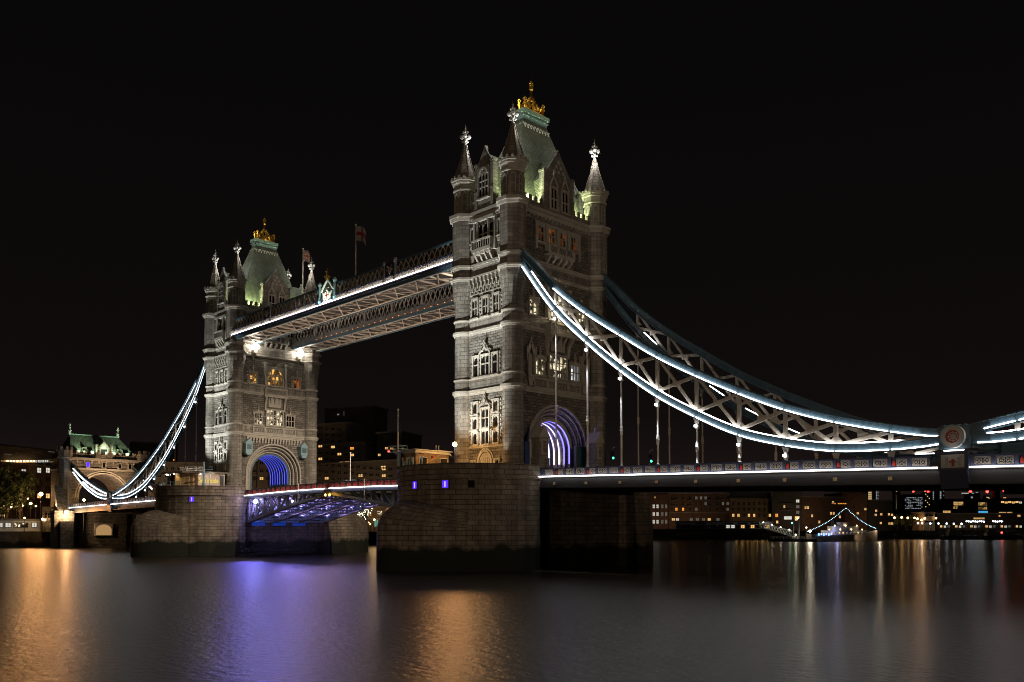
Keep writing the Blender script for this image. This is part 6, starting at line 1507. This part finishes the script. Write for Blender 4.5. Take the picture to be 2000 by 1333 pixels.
for k, (x, d, h, r_) in enumerate(((1752, 470, 9, 4.5), (1768, 472, 8, 5), (1783, 470, 9, 5), (1798, 474, 8, 4))):
    p = at(x, 1030, d); tree(p.x, p.y, 4.5, h, r_, '%s small tree glowing amber under the quay street lights' % names[k], n=700, seed=60 + k, group='trees among the quay lights', lr=.6)
F = Facade('quay_building', 'pale three-storey building with dark openings among the quay lights', 'building', 1804, 462, 1826, 463, 1002, 10, BUFF, roof=CONC)
for y in (1006, 1020): F.win(1814, y, 17, 5, GLASS)
point(at(1800, 1015, 452), 500, (1, .6, .3), .4)
F = Facade('glass_offices', 'broad dark offices with glowing yellow upper floors at far right', 'building', 1830, 520, 2010, 520, 1004, 20, DARKCONC, roof=CONC)
for x, y, w_, h_, mt in ((1849, 1000, 15, 4, FAR_WARM), (1912, 1013, 22, 3, FAR_WARM), (1990, 1008, 6, 4, FAR_WARM), (1958, 1002, 14, 3, FAR_WARM), (1972, 1002, 10, 3, FAR_WARM), (1952, 1008, 4, 3, FAR_ORANGE)): F.wins(x, y, w_, h_, mt, max(1, round(w_ / 3.2)))
for k in range(22): F.win(1838 + k * 7.4, 1028.5 + (k % 2) * .5, 4.5, 4, (FAR_WARM, FAR_PALE, FAR_GREY, GLASS)[k % 4])
F = Facade('glass_offices', 'upper glazed block lit yellow with a blue band below, far right', 'building', 1852, 560, 1945, 560, 976, 20, DARKCONC, zb=14, roof=DARK)
for x, y, w_, h_, mt in ((1872, 984, 20, 7, FAR_WARM), (1866, 992, 9, 5, FAR_WARM), (1919, 985, 18, 7, FAR_WARM), (1919, 993, 18, 5, FAR_WARM), (1920, 1000.5, 19, 4, FAR_BLUE), (1885, 964, 15, 2, FAR_PALE)): F.wins(x, y, w_, h_, R_FARY if mt == FAR_WARM else mt, max(1, round(w_ / 3.6)))
F = Facade('glass_offices', 'rounded dark offices with yellow lit top floor at the right edge', 'building', 1945, 570, 2010, 570, 975, 20, DARKCONC, zb=14, roof=DARK)
for k in range(6): F.win(1958 + k * 7, 981 + (k % 2), 6, 3.5, FAR_WARM if k < 5 else FAR_PALE)
F.win(1962, 973, 6, 2, FAR_WARM)
# distant towers
def far_tower(x0, x1, ytop, d, label, wins, mat=DARKCONC, red=None):
    F = Facade('high_rise', label, 'high-rise', x0, d, x1, d, ytop, (x1 - x0) * d / FPX * .8, mat, 'distant high-rise towers', zb=4.5)
    for x, y, w_, h_, mt in wins: F.win(x, y, w_, h_, mt)
    if red:
        for x, y in red:
            u, z = F.pt(x, y); p = F.T(u, -2, max(z, F.ztop + 1)); a = MB(); a.tube(F.T(u, -2, F.ztop), p, .6, n=5); a.build('roof_mast', DARK, F.root)
            q = MB(); q.blob(p[0], p[1], p[2], 1.9, 1.9, 6); q.build('beacon', RBEAC, F.root)
RBEAC = emit("red_beacon", (1, .04, .03), 8.0, False)
FT_W = emit("tower_white_window", (.85, .93, 1), .36, False); FT_Y = emit("tower_yellow_window", (1, .72, .32), .8, False)
rr2 = random.Random(5)
far_tower(1693, 1706, 957, 1500, 'slim distant tower with yellow crown light, leftmost of the skyline', [(1699, 959 + k * 4, 7, 2, FT_Y) for k in range(5)], red=[(1707, 963)])
far_tower(1709, 1717, 956, 1500, 'thin distant tower outlined by a white vertical line of light', [(1712, 960 + k * 4, 2, 3.2, FT_W) for k in range(5)] + [(1715, 962 + k * 6, 2, 2, FT_W) for k in range(3)])
far_tower(1748, 1760, 956, 1500, 'narrow distant tower dotted with yellow windows', [(1751 + (k % 3) * 3, 960 + (k // 3) * 4.2, 2, 1.8, FT_Y) for k in range(27) if rr2.random() < .7])
wide = []
for i in range(11):
    for j in range(8):
        if rr2.random() < .72: wide.append((1768.5 + i * 3.2, 972.5 + j * 3.0, 2.0, 1.5, FT_W))
far_tower(1765, 1804, 966, 1450, 'wide distant tower covered in a grid of white windows', wide, red=[(1785, 960)])
far_tower(1805, 1819, 962, 1500, 'distant tower under red crane lights beside the white-gridded one', [(1808 + (k % 3) * 3.5, 966 + k * 4, 2, 2, FT_Y) for k in range(7)], red=[(1808, 959), (1814, 966)])
far_tower(1820, 1832, 956, 1500, 'left one of two towers edged by white columns of light', [(1823, 958 + k * 3.6, 2.2, 2.4, FT_W) for k in range(10)])
far_tower(1833, 1846, 955, 1500, 'right one of two towers edged by white columns of light', [(1837, 958 + k * 3.6, 3, 2.4, FT_W) for k in range(12)] + [(1843, 960 + k * 8, 1.5, 2, FT_W) for k in range(4)])
far_tower(1893, 1916, 962, 1100, 'distant block with crane beacons behind the glassy offices', [(1900, 964, 4, 2, FT_W), (1908, 962.5, 5, 1.5, FT_W), (1898, 972, 4, 3, FT_W)], red=[(1897, 964), (1930, 967)])
far_tower(1925, 1936, 968, 1100, 'low distant block lit orange at its top', [(1929, 972, 6, 1.5, FT_Y), (1932, 974, 3, 1.5, FT_Y)], red=[(1963, 958)])
far_tower(1944, 1955, 958, 1100, 'plain dark distant tower at far right', [(1949, 975, 3, 2, FT_Y)], red=[(1989, 966)])
# jetty, pavilion and gangway
def along(x, d, z): p = at(x, 1030, d); return Vector((p.x, p.y, z))
J0, J1 = along(1275, 405, 5.3), along(1505, 384, 5.3); ju = (J1 - J0).normalized(); jn = Vector((ju.y, -ju.x, 0)); jL = (J1 - J0).length
if jn.dot(CAM - J0) < 0: jn = -jn
JT = lambda u, w, z: tuple(Vector((J0.x, J0.y, 0)) + ju * u + jn * w + Vector((0, 0, z)))
t = thing('jetty', 'long dark timber jetty on piles at the right bank', 'jetty', (J0.x, J0.y, 0))
q = MB(JT); q.box(0, jL, -7, 0, 4.6, 5.3); q.box(0, jL, -.15, .15, 4.2, 4.6); q.build('deck', DARK, t)
k = .5
while k < jL:
    q = MB(); a = JT(k, -.4, -2); q.tube(a, (a[0], a[1], 4.6), .22, n=6); q.build('pile', BARK, t); k += 2.6
q = MB(JT)
for z in (5.75, 6.25): q.box(0, jL, -.05, .0, z, z + .06)
k = 0
while k < jL: q.box(k - .04, k + .04, -.06, .02, 5.3, 6.3); k += 1.5
q.build('handrail', GREYP, t)
F = Facade('jetty_pavilion', 'long low white pavilion standing on the jetty', 'pavilion', 1320, 404, 1506, 388, 1020.5, 5, WHITEP, zb=5.3, roof=GREYP)
for k in range(19):
    x = 1326 + k * 9.6; F.win(x, 1029, 7, 6, FAR_PALE if k in (10, 11) else FAR_WARM if k in (13, 15, 18) else GLASS)
for k, (x0, x1) in enumerate(((1415, 1432), (1441, 1460), (1467, 1484), (1360, 1378))): F.box('sign_board', x0, x1, 1021.5, 1024, .02, .1, DARK)
G0, G1_ = along(1482, 384, 6.2), along(1550, 372, 2.0)
t = thing('gangway', 'lit lattice gangway sloping from the jetty down to the pontoon', 'gangway', tuple((G0 + G1_) / 2)); q = MB()
gu = (G1_ - G0); n = 12
for w_ in (0, 2.2):
    o_2 = jn * -w_
    for h in (0, 2.3): q.bar(tuple(G0 + o_2 + Vector((0, 0, h))), tuple(G1_ + o_2 + Vector((0, 0, h))), .2, .2)
    for k in range(n):
        a, b = G0 + gu * (k / n) + o_2, G0 + gu * ((k + 1) / n) + o_2
        q.bar(tuple(a), tuple(b + Vector((0, 0, 2.3))), .13, .13); q.bar(tuple(a + Vector((0, 0, 2.3))), tuple(b), .13, .13)
q.build('lattice_side', WHITEP, t)
q = MB(); q.bar(tuple(G0 - jn * 1.1), tuple(G1_ - jn * 1.1), 2.2, .15); q.build('walkboard', DARK, t)
for k in range(4):
    p = G0 + gu * ((k + .5) / 4) - jn * 1.1 + Vector((0, 0, 2.5)); b = MB(); b.blob(p.x, p.y, p.z, .3); b.build('gangway_lamp', WGW, t); point(p, 150, (1, .88, .66), .3)
t = thing('pontoon', 'floating white-railed pontoon under the lit gangway', 'pontoon', tuple(along(1535, 375, .5)))
a, b = along(1505, 378, 0), along(1600, 364, 0); q = MB(); q.bar(tuple(a + Vector((0, 0, .5))), tuple(b + Vector((0, 0, .5))), 5, 1.2); q.build('hull', DARK, t); q = MB()
for k in range(15):
    p = a + (b - a) * (k / 14) + jn * 2.2
    q.bar(tuple(p + Vector((0, 0, 1.1))), tuple(p + Vector((0, 0, 2.2))), .08, .08)
for h in (1.5, 1.85, 2.2): q.bar(tuple(a + jn * 2.2 + Vector((0, 0, h))), tuple(b + jn * 2.2 + Vector((0, 0, h))), .09, .09)
q.build('rail', WHITEP, t)
for k, x in enumerate((1549, 1560)):
    p = along(x, 372, 0); o = MB(); o.tube((p.x, p.y, -2), (p.x, p.y, 9.5), .45, n=8); o.lathe(p.x, p.y, [(.5, 9.4), (.5, 9.8), (.05, 10.2)], 8); o = o.build('mooring_pile', DARK); tag(o, '%s tall dark mooring pile beside the pontoon' % ('left' if k == 0 else 'right'), 'mooring pile', 'mooring piles of the pontoon')
for k, (x, y, wt) in enumerate(((1582, 1038, 1500), (1554, 1045, 300), (1575, 1031, 0), (1558, 1013, 0))):
    quay_lamp(x, y, 368, 1.0, .55 if k == 0 else .3, WGW, wt, (1, .85, .62), ('blazing white lamp at the stern of the moored ship', 'lamp on the pontoon left of the ship', 'small lamp above the pontoon', 'lamp high before the bright corner bay')[k], 'lamps of the pontoon')
quay_lamp(1547, 1022, 372, 4.0, .3, emit("green_nav", (.1, 1, .3), 12.0, False), 0, (1, 1, 1), 'small green navigation light above the pontoon', 'lamps of the pontoon')
# moored ship
S0, S1 = along(1588, 366, 0), along(1722, 384, 0); su = (S1 - S0).normalized(); sL = (S1 - S0).length; sn = Vector((su.y, -su.x, 0))
if sn.dot(CAM - S0) < 0: sn = -sn
ST = lambda u, w, z: tuple(Vector((S0.x, S0.y, 0)) + su * u + sn * w + Vector((0, 0, z)))
t = thing('moored_ship', 'old passenger ship dressed with strings of white lights, moored at right', 'ship', ST(sL / 2, -2.5, 0))
q = MB(ST); secs = []
for f, hw, zd in ((0, 1.6, 3.4), (.08, 2.6, 3.0), (.4, 3.0, 2.7), (.75, 2.8, 3.2), (.92, 1.3, 4.2), (1.0, .1, 5.0)):
    u = f * sL - (0 if f < 1 else 0); secs.append([(u - (0 if f < .95 else 0), -2.5 - hw * .75, -.5), (u, -2.5 - hw, zd), (u, -2.5 + hw, zd), (u, -2.5 + hw * .75, -.5)])
vs = sum(secs, []); fs = [(4 * i + j, 4 * i + (j + 1) % 4, 4 * i + 4 + (j + 1) % 4, 4 * i + 4 + j) for i in range(5) for j in range(4)] + [(0, 1, 2, 3), (20, 23, 22, 21)]
q.add(vs, fs); q.build('hull', plain("ship_hull", (.42, .33, .25), .6), t)
q = MB(ST); q.box(sL * .22, sL * .80, -4.3, -.7, 2.7, 4.8); q.box(sL * .3, sL * .68, -4.0, -1.0, 4.8, 6.6); q.box(sL * .42, sL * .56, -3.6, -1.4, 6.6, 8.2); q.build('superstructure', WHITEP, t)
q = MB(ST); q.box(sL * .33, sL * .38, -3.1, -1.9, 6.6, 9.2); q.build('funnel', DARK, t)
mz = 14.2; q = MB(); q.tube(ST(sL * .54, -2.5, 6), ST(sL * .54, -2.5, mz + .8), .2, .1, 6); q.bar(ST(sL * .44, -2.5, mz - .6), ST(sL * .64, -2.5, mz - .6), .12, .12); q.build('mast', GREYP, t)
STR = emit("ship_string_light", (.50, .80, 1), 4.5, False)
for (ua, za, ub, zc, n) in ((-.5, 4.4, sL * .53, mz, 26), (sL * .55, mz, sL * .98, 5.6, 22)):
    q = MB(); w_ = MB()
    for k in range(n + 1):
        f = k / n; p = ST(ua + (ub - ua) * f, -2.5, za + (zc - za) * f - 1.1 * math.sin(f * PI)); q.blob(p[0], p[1], p[2], .13)
        if k: w_.tube(pp_, p, .03, n=4)
        pp_ = p
    w_ = w_.build('rigging_wire', DARK, t); q.build('light_string', STR, w_)
for k in range(9): o = MB(ST); u = sL * (.27 + .055 * k); o.box(u, u + .8, -.7, -.62, 3.4, 4.1); o.build('window', FAR_WARM if k in (0, 2, 3, 7) else FAR_GREY, t)
for k in range(7): o = MB(); p = ST(sL * (.25 + .08 * k), -.9, 5.1 + (k % 2) * 1.7); o.blob(p[0], p[1], p[2], .26); o.build('deck_lamp', WG, t)
for k in range(6): o = MB(ST); o.box(sL * (.06 + .035 * k), sL * (.06 + .035 * k) + .8, .35, .42, 2.5 + .25 * (k % 2), 3.6); o.build('neon_panel', (emit("neon_violet", (.45, .35, 1), 2.2, False) if "neon_violet" not in MATS else MATS["neon_violet"]) if k % 2 else (emit("neon_blue", (.2, .5, 1), 2.2, False) if "neon_blue" not in MATS else MATS["neon_blue"]), t)
spot(ST(sL * .6, 3.5, 1.2), ST(sL * .7, -2, 3.5), 260, (.9, .7, .5), 110, .8, .3); point(ST(sL * .3, 1.5, 5.5), 260, (.45, .5, 1), .3); point(ST(sL * .98, -.5, 5.8), 500, (1, .8, .55), .3)
# barges at the far right
for k, (x0, x1, d) in enumerate(((1840, 1905, 440), (1915, 1980, 436))):
    a, b = along(x0, d, 0), along(x1, d, 0); u = (b - a).normalized(); n_ = Vector((u.y, -u.x, 0)); L = (b - a).length; T = lambda p, w, z, a=a, u=u, n_=n_: tuple(a + u * p + n_ * w + Vector((0, 0, z)))
    t = thing('barge', 'dark moored barge at far right, %s' % ('the left one without lamps' if k == 0 else 'the right one with a red lamp'), 'barge', tuple(a), group='moored barges at far right')
    q = MB(T); q.prism([(0, -2, -.4), (L, -2, -.4), (L + 1.5, -2, 2.2), (-.6, -2, 1.9)], (0, 4, 0)) ; q.build('hull', DARK, t)
    q = MB(T); q.box(L * .15, L * .55, -1.5, 1.5, 1.9, 3.9); q.box(L * .2, L * .4, -1.2, 1.2, 3.9, 5.0); q.build('cabin', GREYP, t)
    if k: q = MB(); p = T(L * .6, 1, 3.2); q.tube((p[0], p[1], 1.9), p, .08, n=5); q.build('lamp_post', DARK, t); q = MB(); q.blob(p[0], p[1], p[2] + .3, .42); q.build('red_lamp', LAMP_R, t); point((p[0], p[1], p[2] + .3), 60, (1, .05, .03), .4)
